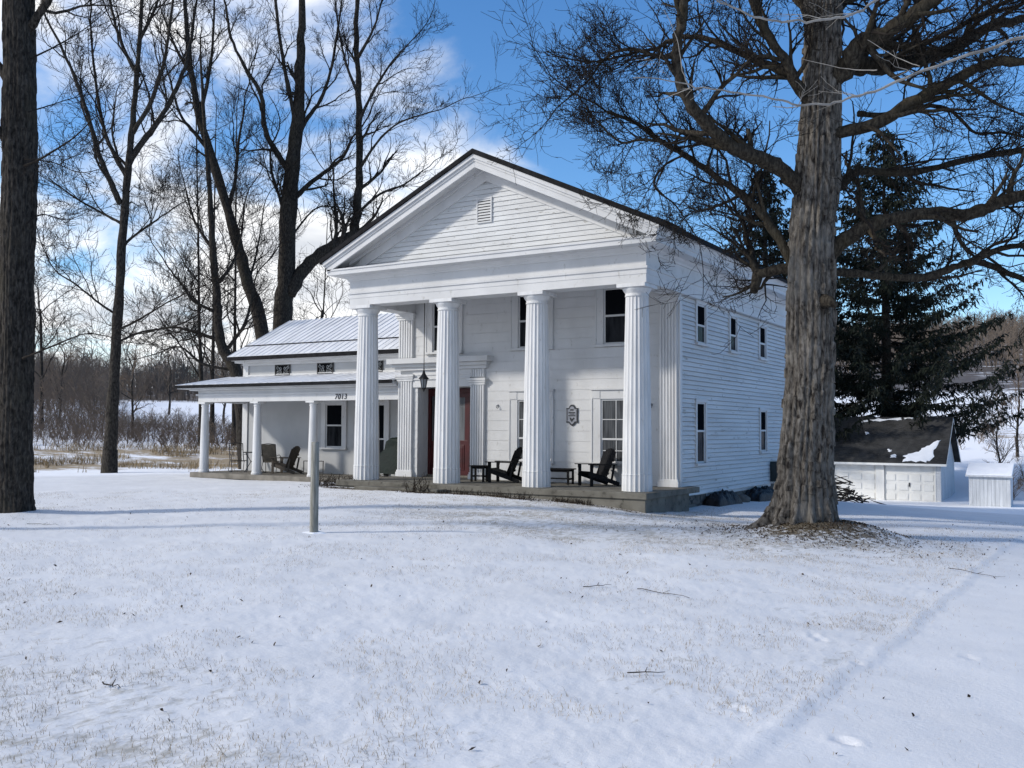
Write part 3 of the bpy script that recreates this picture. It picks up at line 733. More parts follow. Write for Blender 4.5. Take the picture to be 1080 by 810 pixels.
def gable():
    slope = (AP_Z-EAVE_Z)/(EX1+PROJ+0.085-AP_X)
    yt = -0.12
    zb = 6.03
    # tympanum boards, between the two rakes
    T = Tfront(yt)
    low = 0.60
    def span(z):
        k = (AP_Z-low+0.12-z)/slope; return (AP_X-k, AP_X+k)
    b = MB(); k = (AP_Z-zb)/slope-0.3
    b.add([(AP_X-k, yt+0.03, zb-0.05), (AP_X+k, yt+0.03, zb-0.05), (AP_X, yt+0.03, AP_Z-0.22)], [(0, 1, 2)])
    b.build('tympanum_backing', M['paint'], house)
    m = MB(); siding(m, T, span, zb+0.02, AP_Z-low-0.05, 0.128, (), 0.02)
    m.build('tympanum', M['siding'], house)
    xe = EX1+PROJ+0.085
    yf = EYF-PROJ
    def rake(sg, z_hi, z_lo, y0, y1, name, x_end=None, mat='paint'):
        """A board that follows the slope: between two vertical offsets below the roof line, from y0 to y1."""
        x0 = AP_X; x1 = AP_X+sg*((x_end if x_end else (xe-AP_X)))
        za = lambda x, o: AP_Z-abs(x-AP_X)*slope-o
        P = []
        for (o) in (z_lo, z_hi):
            for y in (y0, y1):
                for x in (x0, x1): P.append((x, y, za(x, o)))
        q = MB(); q.hexa(P); return q
    for sg in (-1, 1):
        E_ = (xe-AP_X)
        q = rake(sg, 0.02, 0.13, yf-0.075, yf+0.05, 'x', E_); q2 = rake(sg, 0.10, 0.20, yf-0.03, yf+0.05, 'x', E_-0.06); q3 = rake(sg, 0.19, 0.36, yf, yf+0.06, 'x', E_-0.10)
        q.add(q2.v, q2.f); q.add(q3.v, q3.f)
        q.build('rake_cornice', M['paint'], house, bev=0.004)
        s = rake(sg, 0.20, 0.235, yf+0.055, yt+0.05, 'x', E_-0.2); s.build('rake_soffit', M['paint'], house)
        bm_ = rake(sg, 0.235, 0.33, yt-0.14, yt+0.02, 'x', E_-0.55); b2 = rake(sg, 0.33, 0.60, yt-0.05, yt+0.02, 'x', E_-0.85)
        bm_.add(b2.v, b2.f); bm_.build('rake_frieze', M['paint'], house, bev=0.004)
    # roof slabs
    for sg in (-1, 1):
        q = MB(); ov = 0.09; P = []
        for o in (0.018, -0.115):
            for y in (yf-0.12, YB+0.6):
                for x in (AP_X, AP_X+sg*(xe-AP_X+ov)): P.append((x, y, AP_Z-abs(x-AP_X)*slope-o))
        q.hexa(P); r_ = q.build('roof', M['black_roof'], house, bev=0.01)
        if sg == 1:
            for y in (-0.3, 0.1, 0.5, 0.9):
                rg = MB(); rg.beam((xe-0.25, y, AP_Z-(xe-0.25-AP_X)*slope+0.13), (xe-0.02, y+0.02, AP_Z-(xe-0.02-AP_X)*slope+0.125), 0.10, 0.05); rg.build('snow_guard', M['black_roof'], r_)
    # louvre
    v = MB(); T = Tfront(yt); u0, u1, z0, z1 = -4.50, -4.09, 6.98, 7.58
    v.box(u0-0.04, u0, 0, 0.05, z0-0.04, z1+0.04, T); v.box(u1, u1+0.04, 0, 0.05, z0-0.04, z1+0.04, T); v.box(u0, u1, 0, 0.05, z1, z1+0.04, T); v.box(u0, u1, 0, 0.05, z0-0.04, z0, T)
    vo = v.build('vent', M['paint'], house, bev=0.004)
    d = MB(); d.box(u0, u1, -0.005, 0.022, z0, z1, T); d.build('vent_opening', M['dark_inside'], vo)
    l = MB()
    for i in range(8):
        z = z0+(i+0.5)*(z1-z0)/8; l.hexa([T(u, n, zz) for (n0, n1, za_, zb_) in ((0.024, 0.048, z+0.03, z-0.015), (0.024, 0.048, z+0.042, z-0.003)) for (n, zz) in ((n0, za_), (n1, zb_)) for u in (u0, u1)])
    l.build('louvre', M['paint'], vo)
gable()

# ------------------------------------------------------------------ the side wing
YW = 4.40; WX0, WX1 = -18.25, XL; WR = 7.15
def wing():
    m = MB()
    m.box(WX0, WX1, YW+0.012, YW+0.25, -0.6, 4.0); m.box(WX0, WX0+0.25, YW+0.25, WR+2.6, -0.6, 4.0)
    m.prism([(YW+0.25, 4.0), (WR+2.6, 4.0), (WR, 5.62)], lambda a, b, t: (t, a, b), WX0, WX0+0.2)
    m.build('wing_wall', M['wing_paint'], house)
    c = MB(); c.box(WX0-0.03, WX0+0.26, YW-0.035, YW-0.002, -0.15, 3.9); c.box(WX0-0.03, WX0-0.002, YW-0.035, YW+0.2, -0.15, 3.9)
    c.box(WX0-0.04, WX1, YW-0.03, YW-0.002, 3.33, 3.46)
    c.build('wing_corner_board', M['paint'], house, bev=0.005)
    # cornice under the wing roof
    e = MB()
    e.box(WX0-0.02, WX1, YW-0.06, YW-0.002, 3.80, 3.98); e.box(WX0-0.22, WX1, YW-0.28, YW-0.004, 3.90, 3.985); e.box(WX0-0.34, WX1, YW-0.42, YW-0.1, 3.985, 4.07)
    e.prism([(YW-0.42, 3.98), (YW-0.42, 4.08), (WR, 5.76), (WR, 5.60)], lambda a, b, t: (t, a, b), WX0-0.36, WX0-0.30)
    e.prism([(WR*2-YW+0.42, 3.98), (WR*2-YW+0.42, 4.08), (WR, 5.76), (WR, 5.60)], lambda a, b, t: (t, a, b), WX0-0.36, WX0-0.30)
    e.build('wing_cornice', M['paint'], house, bev=0.006)
    xl = WX0-0.40
    sl = (5.80-4.10)/(WR-(YW-0.50))
    r = MB()
    ze = 4.10
    r.prism([(YW-0.50, ze-0.02), (YW-0.50, ze+0.03), (WR, 5.83), (2*WR-YW+0.5, ze+0.03), (2*WR-YW+0.5, ze-0.02), (WR, 5.78)], lambda a, b, t: (t, a, b), xl, WX1)
    x = xl+0.03
    while x < WX1:
        a = Vector((x, YW-0.48, ze+0.045)); b = Vector((x, WR, 5.845)); r.beam(a, b, 0.016, 0.020); x += 0.30
    ro = r.build('wing_roof', M['wing_roof'], house)
    g = MB(); g.box(xl, WX1, YW-0.525, YW-0.502, ze-0.125, ze+0.022); g.box(xl, WX1, YW+0.36, YW+0.375, ze+sl*0.87+0.035, ze+sl*0.87+0.075)
    g.build('drip_edge_shadow', M['black_roof'], ro)  # black edge made deeper to stand in for the eave's shadow gap
    # porch of the wing
    f = MB(); f.box(-18.5, -8.985, 2.16, YW-0.002, -0.33, -0.15); f.build('wing_porch_floor', M['porch_wood'], house, bev=0.012)
    f = MB(); f.box(-18.4, -8.99, 2.3, YW-0.01, -1.0, -0.335); f.build('wing_porch_base', M['stone'], house)
    for x in (-18.1, -15.42, -12.80, -10.15):
        p = MB(); p.lathe([(0.19, -0.15), (0.19, -0.10), (0.165, -0.05), (0.16, 0.1), (0.15, 0.9), (0.132, 1.8), (0.122, 2.2), (0.14, 2.205), (0.14, 2.24), (0.125, 2.245), (0.125, 2.27), (0.165, 2.31)], 20, (x, 2.46, 0))
        p.box(x-0.19, x+0.19, 2.27, 2.65, 2.311, 2.368)
        p.build('porch_post', M['column_paint'], house)
    b = MB()
    b.box(-18.32, -9.03, 2.32, 2.60, 2.37, 2.78); b.box(-18.32, -18.04, 2.60, YW-0.002, 2.37, 2.78)
    b.box(-18.40, -9.03, 2.27, 2.319, 2.60, 2.66); b.box(-18.60, -9.03, 2.14, 2.60, 2.782, 2.84); b.box(-19.05, -9.03, 1.98, 2.5, 2.842, 2.93)
    b.box(-19.05, -18.3, 2.5, YW+0.6, 2.842, 2.93)
    b.build('porch_beam', M['paint'], house, bev=0.006)
    c = MB(); c.box(-18.3, -9.03, 2.6, YW-0.004, 2.70, 2.74); c.build('wing_porch_ceiling', M['paint'], house)
    q = MB()
    q.prism([(1.92, 2.935), (1.92, 2.985), (YW-0.004, 3.40), (YW-0.004, 3.34)], lambda a, b_, t: (t, a, b_), -19.12, -9.03)
    x = -19.0
    while x < -9.1: q.beam((x, 1.93, 2.992), (x, YW-0.01, 3.405), 0.018, 0.018); x += 0.41
    pr_ = q.build('porch_roof', M['porch_roof'], house)
    g = MB(); g.box(-19.12, -9.03, 1.888, 1.916, 2.868, 2.978); g.build('drip_edge_shadow', M['black_roof'], pr_)  # deepened black edge, also painting the shadow under the porch eave
    # frieze grilles
    for (u0, u1) in ((-16.58, -15.82), (-14.47, -13.70), (-12.22, -11.44)):
        T = Tfront(YW); z0, z1 = 3.40, 3.80
        g = MB(); t = 0.03
        g.box(u0, u0+t, 0.002, 0.04, z0, z1, T); g.box(u1-t, u1, 0.002, 0.04, z0, z1, T); g.box(u0+t, u1-t, 0.002, 0.039, z1-t, z1, T); g.box(u0+t, u1-t, 0.002, 0.039, z0, z0+t, T)
        go = g.build('frieze_grille', M['black_metal'], house)
        k = MB(); k.box(u0+t, u1-t, 0.001, 0.008, z0+t, z1-t, T); k.build('grille_backing', M['dark_inside'], go)
        s = MB(); uc = (u0+u1)/2; zc = (z0+z1)/2
        def scroll(cx, cz, r0, turns, a0, sg):
            pts = []
            for i in range(22):
                th = a0+sg*turns*2*math.pi*i/21; rr = r0*(1-0.85*i/21); pts.append(T(cx+rr*math.cos(th), 0.022, cz+rr*math.sin(th)))
            s.tube(pts, 0.009, 5)
        for sg in (-1, 1):
            scroll(uc+sg*0.24, zc-0.07, 0.085, 1.3, 1.2 if sg > 0 else math.pi-1.2, sg); scroll(uc+sg*0.12, zc+0.06, 0.075, 1.2, -1.0 if sg > 0 else math.pi+1.0, -sg)
            scroll(uc+sg*0.28, zc+0.09, 0.065, 1.2, 2.5 if sg > 0 else math.pi-2.5, sg); scroll(uc+sg*0.10, zc-0.11, 0.05, 1.1, 0, -sg)
            s.tube([T(uc+sg*0.02, 0.02, z0+t), T(uc+sg*0.10, 0.022, zc), T(uc+sg*0.30, 0.02, z1-t)], 0.008, 5)
        s.build('scrollwork', M['grille_light'], go)
M['grille_light'] = noisy('worn_iron_scrolls', (0.42, 0.43, 0.43), (0.22, 0.23, 0.23), 14, 4, 0.6, 0.3)
wing()
window(Tfront(YW), -14.02, -13.24, 0.80, 2.32, 0.20, 0.5, (0, 0), header=0.10)
w = window(Tfront(YW), -12.15, -11.32, -0.10, 2.30, 0.20, 0.5, (0, 0), name='wing_door', sill=False)

def text_mesh(name, body, size, depth, T, u, z, mat, parent, shear=0.0, align='CENTER', gap=1.0):
    cu = bpy.data.curves.new('txt', 'FONT'); cu.body = body; cu.size = size; cu.extrude = depth; cu.shear = shear; cu.align_x = align; cu.align_y = 'CENTER'; cu.space_character = gap
    to = bpy.data.objects.new('txt', cu); COL.objects.link(to)
    dg = bpy.context.evaluated_depsgraph_get()
    me = bpy.data.meshes.new_from_object(to.evaluated_get(dg))
    bpy.data.objects.remove(to); bpy.data.curves.remove(cu)
    for v in me.vertices:
        a, b, c = v.co; v.co = T(u+a, 0.002+depth+c, z+b)
    me.materials.clear(); me.materials.append(mat); me.name = name
    o = bpy.data.objects.new(name, me); COL.objects.link(o)
    if parent: o.parent = parent
    return o
text_mesh('house_number', '7013', 0.24, 0.008, Tfront(2.32), -11.48, 2.485, M['number_black'], house, 0.22, gap=1.12)

# ------------------------------------------------------------------ things on and under the porch
def adirondack(name, loc, rz, label, wood, group='slatted lounge chairs on the porches'):
    """Slatted lounge chair facing local -Y."""
    root = tag(empty(name, loc, rz), label, 'chair', group)
    s = MB()
    for i in range(7):
        t = i/6; y = -0.42+0.50*t; z = 0.37-0.14*t; s.beam((-0.27, y, z), (0.27, y, z), 0.072, 0.02, (0, 0.27, 1))
    s.build('seat', wood, root, bev=0.003)
    b = MB()
    for i in range(7):
        x = (i-3)*0.088; top = 0.98-0.010*(i-3)**2
        y0, z0 = 0.06, 0.20; L_ = (top-z0); b.beam((x*0.86, y0, z0), (x, y0+L_*0.42, top), 0.080, 0.018, (0, -1, 0.42))
    b.beam((-0.27, 0.30, 0.66), (0.27, 0.30, 0.66), 0.06, 0.022, (0, -1, 0.42)); b.beam((-0.25, 0.15, 0.32), (0.25, 0.15, 0.32), 0.06, 0.022, (0, -1, 0.42))
    b.build('backrest', wood, root, bev=0.003)
    for sx in (-1, 1):
        a = MB(); a.beam((sx*0.345, -0.50, 0.565), (sx*0.345, 0.32, 0.555), 0.13, 0.022); a.beam((sx*0.315, -0.40, 0.47), (sx*0.315, -0.40, 0.555), 0.02, 0.10, (0, 1, 0)); a.build('armrest', wood, root, bev=0.006)
        l = MB(); l.beam((sx*0.30, -0.40, 0.0), (sx*0.30, -0.40, 0.552), 0.025, 0.09, (0, 1, 0)); l.build('leg', wood, root, bev=0.003)
        l = MB(); l.beam((sx*0.275, -0.46, 0.33), (sx*0.275, 0.46, 0.04), 0.024, 0.11); l.build('side_rail', wood, root, bev=0.003)
        l = MB(); l.beam((sx*0.30, 0.20, 0.10), (sx*0.30, 0.29, 0.545), 0.022, 0.06, (0, 1, 0)); l.build('arm_support', wood, root, bev=0.003)
    return root
def facing(dx, dy): return math.atan2(dx, -dy)
adirondack('lounge_chair', (-4.45, 1.32, 0.002), facing(-1, -0.18), 'black slatted lounge chair seen side on between the two middle columns and stool', M['black_wood'])
adirondack('lounge_chair', (-1.72, 1.50, 0.002), facing(-0.52, -0.85), 'black slatted lounge chair turned to the front beside the right corner column', M['black_wood'])
adirondack('lounge_chair', (-14.95, 3.45, -0.148), facing(-1, -0.25), 'weathered brown slatted lounge chair on the side wing porch under its window', M['brown_wood'])

def slat_table(name, loc, rz, w, d, h, label, wood, mid=True):
    root = tag(empty(name, loc, rz), label, 'table')
    t = MB(); n = max(4, int(d/0.09))
    for i in range(n):
        y = -d/2+d*(i+0.5)/n; t.box(-w/2, w/2, y-d/n/2+0.004, y+d/n/2-0.004, h-0.028, h)
    t.build('table_top', wood, root, bev=0.003)
    a = MB(); a.box(-w/2+0.05, w/2-0.05, -d/2+0.05, -d/2+0.07, h-0.09, h-0.03); a.box(-w/2+0.05, w/2-0.05, d/2-0.07, d/2-0.05, h-0.09, h-0.03)
    if mid: a.box(-w/2+0.06, w/2-0.06, -0.015, 0.015, h*0.30, h*0.30+0.04)
    for sx in (-1, 1):
        if mid: a.box(sx*(w/2-0.08)-0.012, sx*(w/2-0.08)+0.012, -d/2+0.09, d/2-0.09, h*0.28, h*0.28+0.05)
    a.build('frame', wood, root)
    for sx in (-1, 1):
        for sy in (-1, 1):
            l = MB(); x, y = sx*(w/2-0.08), sy*(d/2-0.06); l.box(x-0.026, x+0.026, y-0.026, y+0.026, 0, h-0.029); l.build('leg', wood, root, bev=0.003)
    return root
slat_table('side_table', (-5.28, 1.18, 0.002), 0.25, 0.50, 0.44, 0.45, 'small square black slatted side table left of the side on chair', M['black_wood'])
slat_table('coffee_table', (-2.98, 1.50, 0.002), 0.12, 0.95, 0.48, 0.42, 'long low black slatted coffee table between two lounge chairs', M['black_wood'])
def figurine():
    root = tag(empty('figurine', (-3.20, 1.50, 0.423), 0.4), 'tiny white rabbit figurine sitting on the low black coffee table', 'figurine')
    m = MB(); m.lathe([(0.01, 0), (0.05, 0.005), (0.062, 0.04), (0.05, 0.085), (0.034, 0.11), (0.044, 0.14), (0.036, 0.17), (0.008, 0.185)], 16)
    m.build('body', M['white_china'], root, smooth=True)
    for s in (-1, 1):
        e = MB(); e.tube([(s*0.014, 0, 0.17), (s*0.028, 0.004, 0.22), (s*0.034, 0.008, 0.265)], [0.013, 0.016, 0.004], 8); e.build('ear', M['white_china'], root, smooth=True)
figurine()

def lantern():
    x, y = -7.19, 1.10
    root = tag(empty('hanging_lantern', (x, y, 2.53)), 'black iron carriage lantern hanging on a long rod in front of the entry', 'lantern')
    m = MB(); m.tube([(0, 0, 0.66), (0, 0, 2.765)], 0.011, 6); m.lathe([(0.06, 2.755), (0.055, 2.77)], 12); m.build('rod', M['black_metal'], root)
    m = MB(); m.lathe([(0.012, 0.70), (0.022, 0.68), (0.016, 0.64), (0.035, 0.60), (0.055, 0.53), (0.10, 0.46), (0.165, 0.395), (0.168, 0.38), (0.12, 0.372)], 6); m.build('cap', M['black_metal'], root)
    m = MB(); m.lathe([(0.102, 0.371), (0.060, 0.125)], 6); m.build('lamp_glass', M['lamp_glass'], root)
    m = MB()
    for k in range(6):
        th = 2*math.pi*k/6; m.tube([(0.112*math.cos(th), 0.112*math.sin(th), 0.375), (0.066*math.cos(th), 0.066*math.sin(th), 0.12)], 0.010, 5)
    m.lathe([(0.07, 0.125), (0.075, 0.115), (0.05, 0.09), (0.028, 0.06), (0.032, 0.045), (0.012, 0.02), (0.002, 0.0)], 6); m.build('cage', M['black_metal'], root)
lantern()
def plaque():
    root = tag(empty('wall_plaque', (-2.86, YF-0.012, 1.86)), 'dark shield shaped plaque with grey face on the white front wall between windows', 'plaque')
    o = [(-0.19, 0.20), (-0.10, 0.205), (-0.085, 0.25), (-0.04, 0.295), (0.04, 0.295), (0.085, 0.25), (0.10, 0.205), (0.19, 0.20), (0.175, 0.16), (0.175, -0.16), (0.19, -0.20), (0.10, -0.205), (0.07, -0.25), (0, -0.30), (-0.07, -0.25), (-0.10, -0.205), (-0.19, -0.20), (-0.175, -0.16), (-0.175, 0.16)]
    fn = lambda a, b, t: (a, -t, b)
    m = MB(); m.prism(o, fn, 0.0, 0.025); m.build('backplate', M['plaque_black'], root, bev=0.004)
    m = MB(); m.prism([(a*0.80, b*0.83) for a, b in o], fn, 0.026, 0.032); m.build('face', M['plaque_grey'], root, bev=0.002)
    m = MB()
    for (z, hw, hh) in ((0.15, 0.05, 0.018), (0.075, 0.10, 0.014), (0.035, 0.07, 0.010), (-0.01, 0.11, 0.013)): m.box(-hw, hw, -0.040, -0.033, z-hh, z+hh)
    m.prism([(-0.07, -0.06), (-0.02, -0.07), (0.0, -0.11), (0.05, -0.06), (0.09, -0.075), (0.04, -0.13), (0.0, -0.19), (-0.05, -0.13)], fn, 0.033, 0.040)
    m.build('relief', M['plaque_black'], root)
plaque()
for (x, z, lb) in ((-5.30, 2.14, 'small grey iron hook on the wall just right of the red door'), (-0.50, 2.13, 'small grey iron hook on the wall behind the right corner column')):
    root = tag(empty('wall_hook', (x, YF-0.006, z)), lb, 'hook', 'iron hooks on the porch wall')
    m = MB(); m.prism([(0.03*math.cos(k*0.7), 0.045*math.sin(k*0.7)) for k in range(9)], lambda a, b, t: (a, -t, b), 0.0, 0.012); m.build('plate', M['grey_metal'], root)
    m = MB(); m.tube([(0, -0.01, 0.02), (0, -0.08, 0.01), (0, -0.10, -0.02), (0, -0.08, -0.06), (0.01, -0.05, -0.07), (0.02, -0.035, -0.05)], 0.011, 6); m.build('hook', M['grey_metal'], root)
def floodlight():
    root = tag(empty('floodlight', (-8.62, 1.95, 5.03)), 'small black twin floodlight under the porch ceiling above the left pilaster', 'floodlight')
    m = MB(); m.lathe([(0.06, 0.24), (0.06, 0.272)], 12); m.tube([(0, 0, 0.25), (0, -0.02, 0.16)], 0.02, 8); m.build('mount', M['black_metal'], root)
    for s in (-1, 1):
        h_ = MB(); h_.tube([(s*0.02, -0.02, 0.16), (s*0.09, -0.08, 0.14), (s*0.13, -0.14, 0.11)], [0.035, 0.05, 0.075], 12); h_.build('lamp_head', M['black_metal'], root)
floodlight()

def grill():
    root = tag(empty('covered_grill', (-10.22, 3.55, -0.148), 0.1), 'dark green fitted cover over a barbecue beside the left pilaster on the wing porch', 'grill')
    pf = [(-0.62, 0.14), (-0.66, 0.45), (-0.56, 0.66), (-0.18, 0.98), (-0.10, 1.24), (0.02, 1.32), (0.42, 1.32), (0.52, 1.22), (0.55, 0.14)]
    m = MB(); rnd = random.Random(5); n = len(pf); rows = 9
    P = []
    for j in range(rows):
        t = j/(rows-1); y = -0.34+0.68*t; k = 1-0.10*abs(2*t-1)**3
        for (a, b) in pf: P.append((a*k+rnd.uniform(-0.012, 0.012), y+rnd.uniform(-0.01, 0.01), 0.14+(b-0.14)*(1-0.06*abs(2*t-1)**4)+rnd.uniform(-0.01, 0.01)))
    F = [(j*n+i, j*n+i+1, (j+1)*n+i+1, (j+1)*n+i) for j in range(rows-1) for i in range(n-1)]
    F += [tuple(range(n)), tuple(reversed(range((rows-1)*n, rows*n)))]
    m.add(P, F); m.build('cover', M['green_cover'], root, bev=0.02)
    for sx in (-0.48, 0.42):
        w_ = MB(); 
        for sy in (-0.24, 0.24): w_.tube([(sx, sy-0.03, 0.085), (sx, sy+0.03, 0.085)], 0.085, 14)
        w_.tube([(sx, -0.24, 0.085), (sx, 0.24, 0.085)], 0.015, 6); w_.box(sx-0.03, sx+0.03, -0.26, 0.26, 0.16, 0.2); w_.build('wheel_pair' if False else 'axle', M['black_metal'], root)
grill()

def mesh_chair(loc, rz, label, fabric, wire=False):
    """Patio chair: bent tube frame with sling seat and back, facing local -Y."""
    root = tag(empty('patio_chair', loc, rz), label, 'chair', 'metal patio chairs on the wing porch')
    f = MB()
    for s in (-1, 1):
        f.tube([(s*0.27, -0.30, 0.01), (s*0.27, -0.26, 0.30), (s*0.27, -0.24, 0.60), (s*0.27, -0.05, 0.64), (s*0.27, 0.20, 0.62)], 0.013, 6)
        f.tube([(s*0.27, -0.30, 0.012), (s*0.27, 0.05, 0.012), (s*0.27, 0.34, 0.012)], 0.013, 6)
        f.tube([(s*0.25, -0.24, 0.41), (s*0.25, 0.14, 0.38), (s*0.25, 0.30, 0.72), (s*0.25, 0.38, 1.02)], 0.013, 6)
        f.tube([(s*0.27, 0.34, 0.012), (s*0.26, 0.14, 0.38)], 0.012, 6)
    f.tube([(-0.25, 0.38, 1.02), (0, 0.40, 1.05), (0.25, 0.38, 1.02)], 0.013, 6); f.tube([(-0.25, -0.24, 0.41), (0.25, -0.24, 0.41)], 0.012, 6); f.tube([(-0.27, 0.34, 0.012), (0.27, 0.34, 0.012)], 0.012, 6)
    f.build('frame', M['black_metal'], root)
    for nm, pts in (('seat', [(-0.23, 0.405), (-0.05, 0.375), (0.13, 0.375)]), ('backrest', [(0.15, 0.40), (0.24, 0.60), (0.31, 0.80), (0.385, 1.02)])):
        m = MB()
        for (a, b) in zip(pts[:-1], pts[1:]):
            if wire:
                for q in range(9): m.tube([((q-4)*0.058, a[0], a[1]), ((q-4)*0.058, b[0], b[1])], 0.005, 4)
                m.tube([(-0.23, b[0], b[1]), (0.23, b[0], b[1])], 0.006, 4)
            else: m.beam((0, a[0], a[1]), (0, b[0], b[1]), 0.48, 0.012, (0, -0.5, 1))
        m.build(nm, fabric, root)
    return root
mesh_chair((-17.45, 3.45, -0.148), facing(0.85, -0.5), 'dark wire patio chair at the far left end of the wing porch', M['brown_wood'], True)
mesh_chair((-15.85, 3.55, -0.148), facing(-0.5, 0.85), 'tan sling patio chair with its back to the lawn beside the round table', M['tan_mesh'])
def round_table():
    root = tag(empty('patio_table', (-16.7, 3.55, -0.148)), 'round dark metal patio table between two patio chairs on the wing porch', 'table')
    m = MB(); m.lathe([(0.40, 0.70), (0.42, 0.705), (0.42, 0.73), (0.40, 0.735)], 28); m.build('table_top', M['black_metal'], root)
    for k in range(4):
        th = math.pi/4+k*math.pi/2; c, s = math.cos(th), math.sin(th); l = MB(); l.tube([(0.30*c, 0.30*s, 0.70), (0.12*c, 0.12*s, 0.38), (0.34*c, 0.34*s, 0.0)], 0.014, 6); l.build('leg', M['black_metal'], root)
    r_ = MB(); r_.lathe([(0.13, 0.375), (0.145, 0.385), (0.13, 0.395), (0.12, 0.385), (0.13, 0.375)], 18, caps=False); r_.build('ring', M['black_metal'], root)
round_table()
def low_stand():
    root = tag(empty('plant_stand', (-13.75, 3.5, -0.148), 0.05), 'low open black metal stand under the wing porch window', 'stand')
    m = MB(); w_, d_, h_ = 0.62, 0.34, 0.48
    m.box(-w_/2, w_/2, -d_/2, d_/2, h_-0.022, h_); m.build('table_top', M['black_metal'], root)
    for sx in (-1, 1):
        for sy in (-1, 1):
            l = MB(); x, y = sx*(w_/2-0.012), sy*(d_/2-0.012); l.box(x-0.012, x+0.012, y-0.012, y+0.012, 0, h_-0.023); l.build('leg', M['black_metal'], root)
    c = MB(); 
    for sy in (-1, 1): c.box(-w_/2+0.024, w_/2-0.024, sy*(d_/2-0.012)-0.008, sy*(d_/2-0.012)+0.008, 0.06, 0.08)
    c.build('stretcher', M['black_metal'], root)
low_stand()

def meter_box():
    root = tag(empty('utility_box', (XR+0.03, 10.25, -0.2)), 'dark green utility box fixed low on the clapboard side wall by the tree', 'utility box')
    m = MB(); m.box(0, 0.22, -0.32, 0.28, 0.02, 0.66); m.build('cabinet', M['util_green'], root, bev=0.015)
    m = MB(); m.box(0.221, 0.235, -0.28, 0.24, 0.08, 0.60); m.build('cover', M['util_green'], root, bev=0.006)
    m = MB(); m.tube([(0.09, 0.05, 0.02), (0.09, 0.05, -0.9)], 0.03, 8); m.build('conduit', M['grey_metal'], root)
M['util_green'] = noisy('utility_green', (0.03, 0.042, 0.045), (0.02, 0.03, 0.032), 5, 5, 0.5, 0.3)
meter_box()
def tarp_lump(name, cx, cy, lx, ly, lz, seed, label, mat='tarp'):
    """Crumpled plastic sheeting heaped over a low window well."""
    n, k = 60, 24; V = []; 
    for i in range(n+1):
        for j in range(k+1):
            u = i/n*2-1; v = j/k*2-1
            e = max(0, 1-abs(u)**3.2)*max(0, 1-abs(v)**3.0)
            x = cx+v*lx; y = cy+u*ly
            z = gh(x, y)-0.05+lz*e**0.35*(0.45+1.0*float(fbm(u*3.4+seed, v*2.4, seed, 4)))+0.16*(abs(float(vnoise(u*8+seed, v*4, seed))-0.5))*e**0.4
            V.append((x, y, z))
    F = [(i*(k+1)+j, (i+1)*(k+1)+j, (i+1)*(k+1)+j+1, i*(k+1)+j+1) for i in range(n) for j in range(k)]
    m = MB(); m.add(V, F); o = m.build(name, M[mat], None, smooth=True)
    tag(o, label, 'plastic sheet', 'black sheeting along the foundation')
tarp_lump('plastic_sheet', 0.46, 4.9, 0.26, 1.0, 0.34, 3, 'crumpled black plastic sheet on the foundation below the side wall, left heap')
tarp_lump('plastic_sheet', 0.46, 8.6, 0.28, 1.25, 0.38, 7, 'crumpled black plastic sheet on the foundation next to the tree trunk, right heap')
def boulder(cx, cy, r, seed, label):
    m = MB(); V = []; n, k = 14, 20
    for i in range(n+1):
        ph = math.pi*i/n
        for j in range(k):
            th = 2*math.pi*j/k; q = 0.75+0.5*float(fbm(math.cos(th)*1.3+seed+3, math.sin(th)*1.3+ph*1.2, seed, 3))
            V.append((cx+r*q*math.sin(ph)*math.cos(th), cy+r*1.3*q*math.sin(ph)*math.sin(th), gh(cx, cy)+r*0.25+r*0.62*q*math.cos(ph)))
    F = [(i*k+j, i*k+(j+1) % k, (i+1)*k+(j+1) % k, (i+1)*k+j) for i in range(n) for j in range(k)]
    m.add(V, F); tag(m.build('boulder', M['stone'], None, smooth=True), label, 'boulder')
boulder(0.42, 6.7, 0.24, 2, 'grey rough boulder against the foundation between two black plastic heaps')

def lawn_post():
    x, y = -1.32, -9.56; z0 = gh(x, y)
    root = tag(empty('wooden_post', (x, y, z0)), 'bare grey weathered round wooden post standing alone on the snowy lawn', 'post')
    m = MB(); rnd = random.Random(2)
    m.lathe([(0.070, -0.3), (0.069, 0.2), (0.067, 0.6), (0.066, 1.1), (0.0645, 1.44), (0.060, 1.475), (0.03, 1.482)], 20, rf=lambda th, z: 1+0.02*math.sin(5*th+z*3)+0.012*math.sin(11*th-z*2))
    m.build('shaft', M['post_wood'], root, smooth=True)
    s = MB(); s.lathe([(0.24, -0.05), (0.17, 0.004), (0.12, 0.022), (0.066, 0.012)], 28, (0.0, -0.02, 0), rf=lambda th, z: 1+(0.22*math.sin(2*th+1)+0.12*math.sin(5*th)+0.06*math.sin(9*th+2))*min(1, max(0, 0.06-z)/0.06)); s.build('snow_collar', M['snow'], root, smooth=True)
lawn_post()

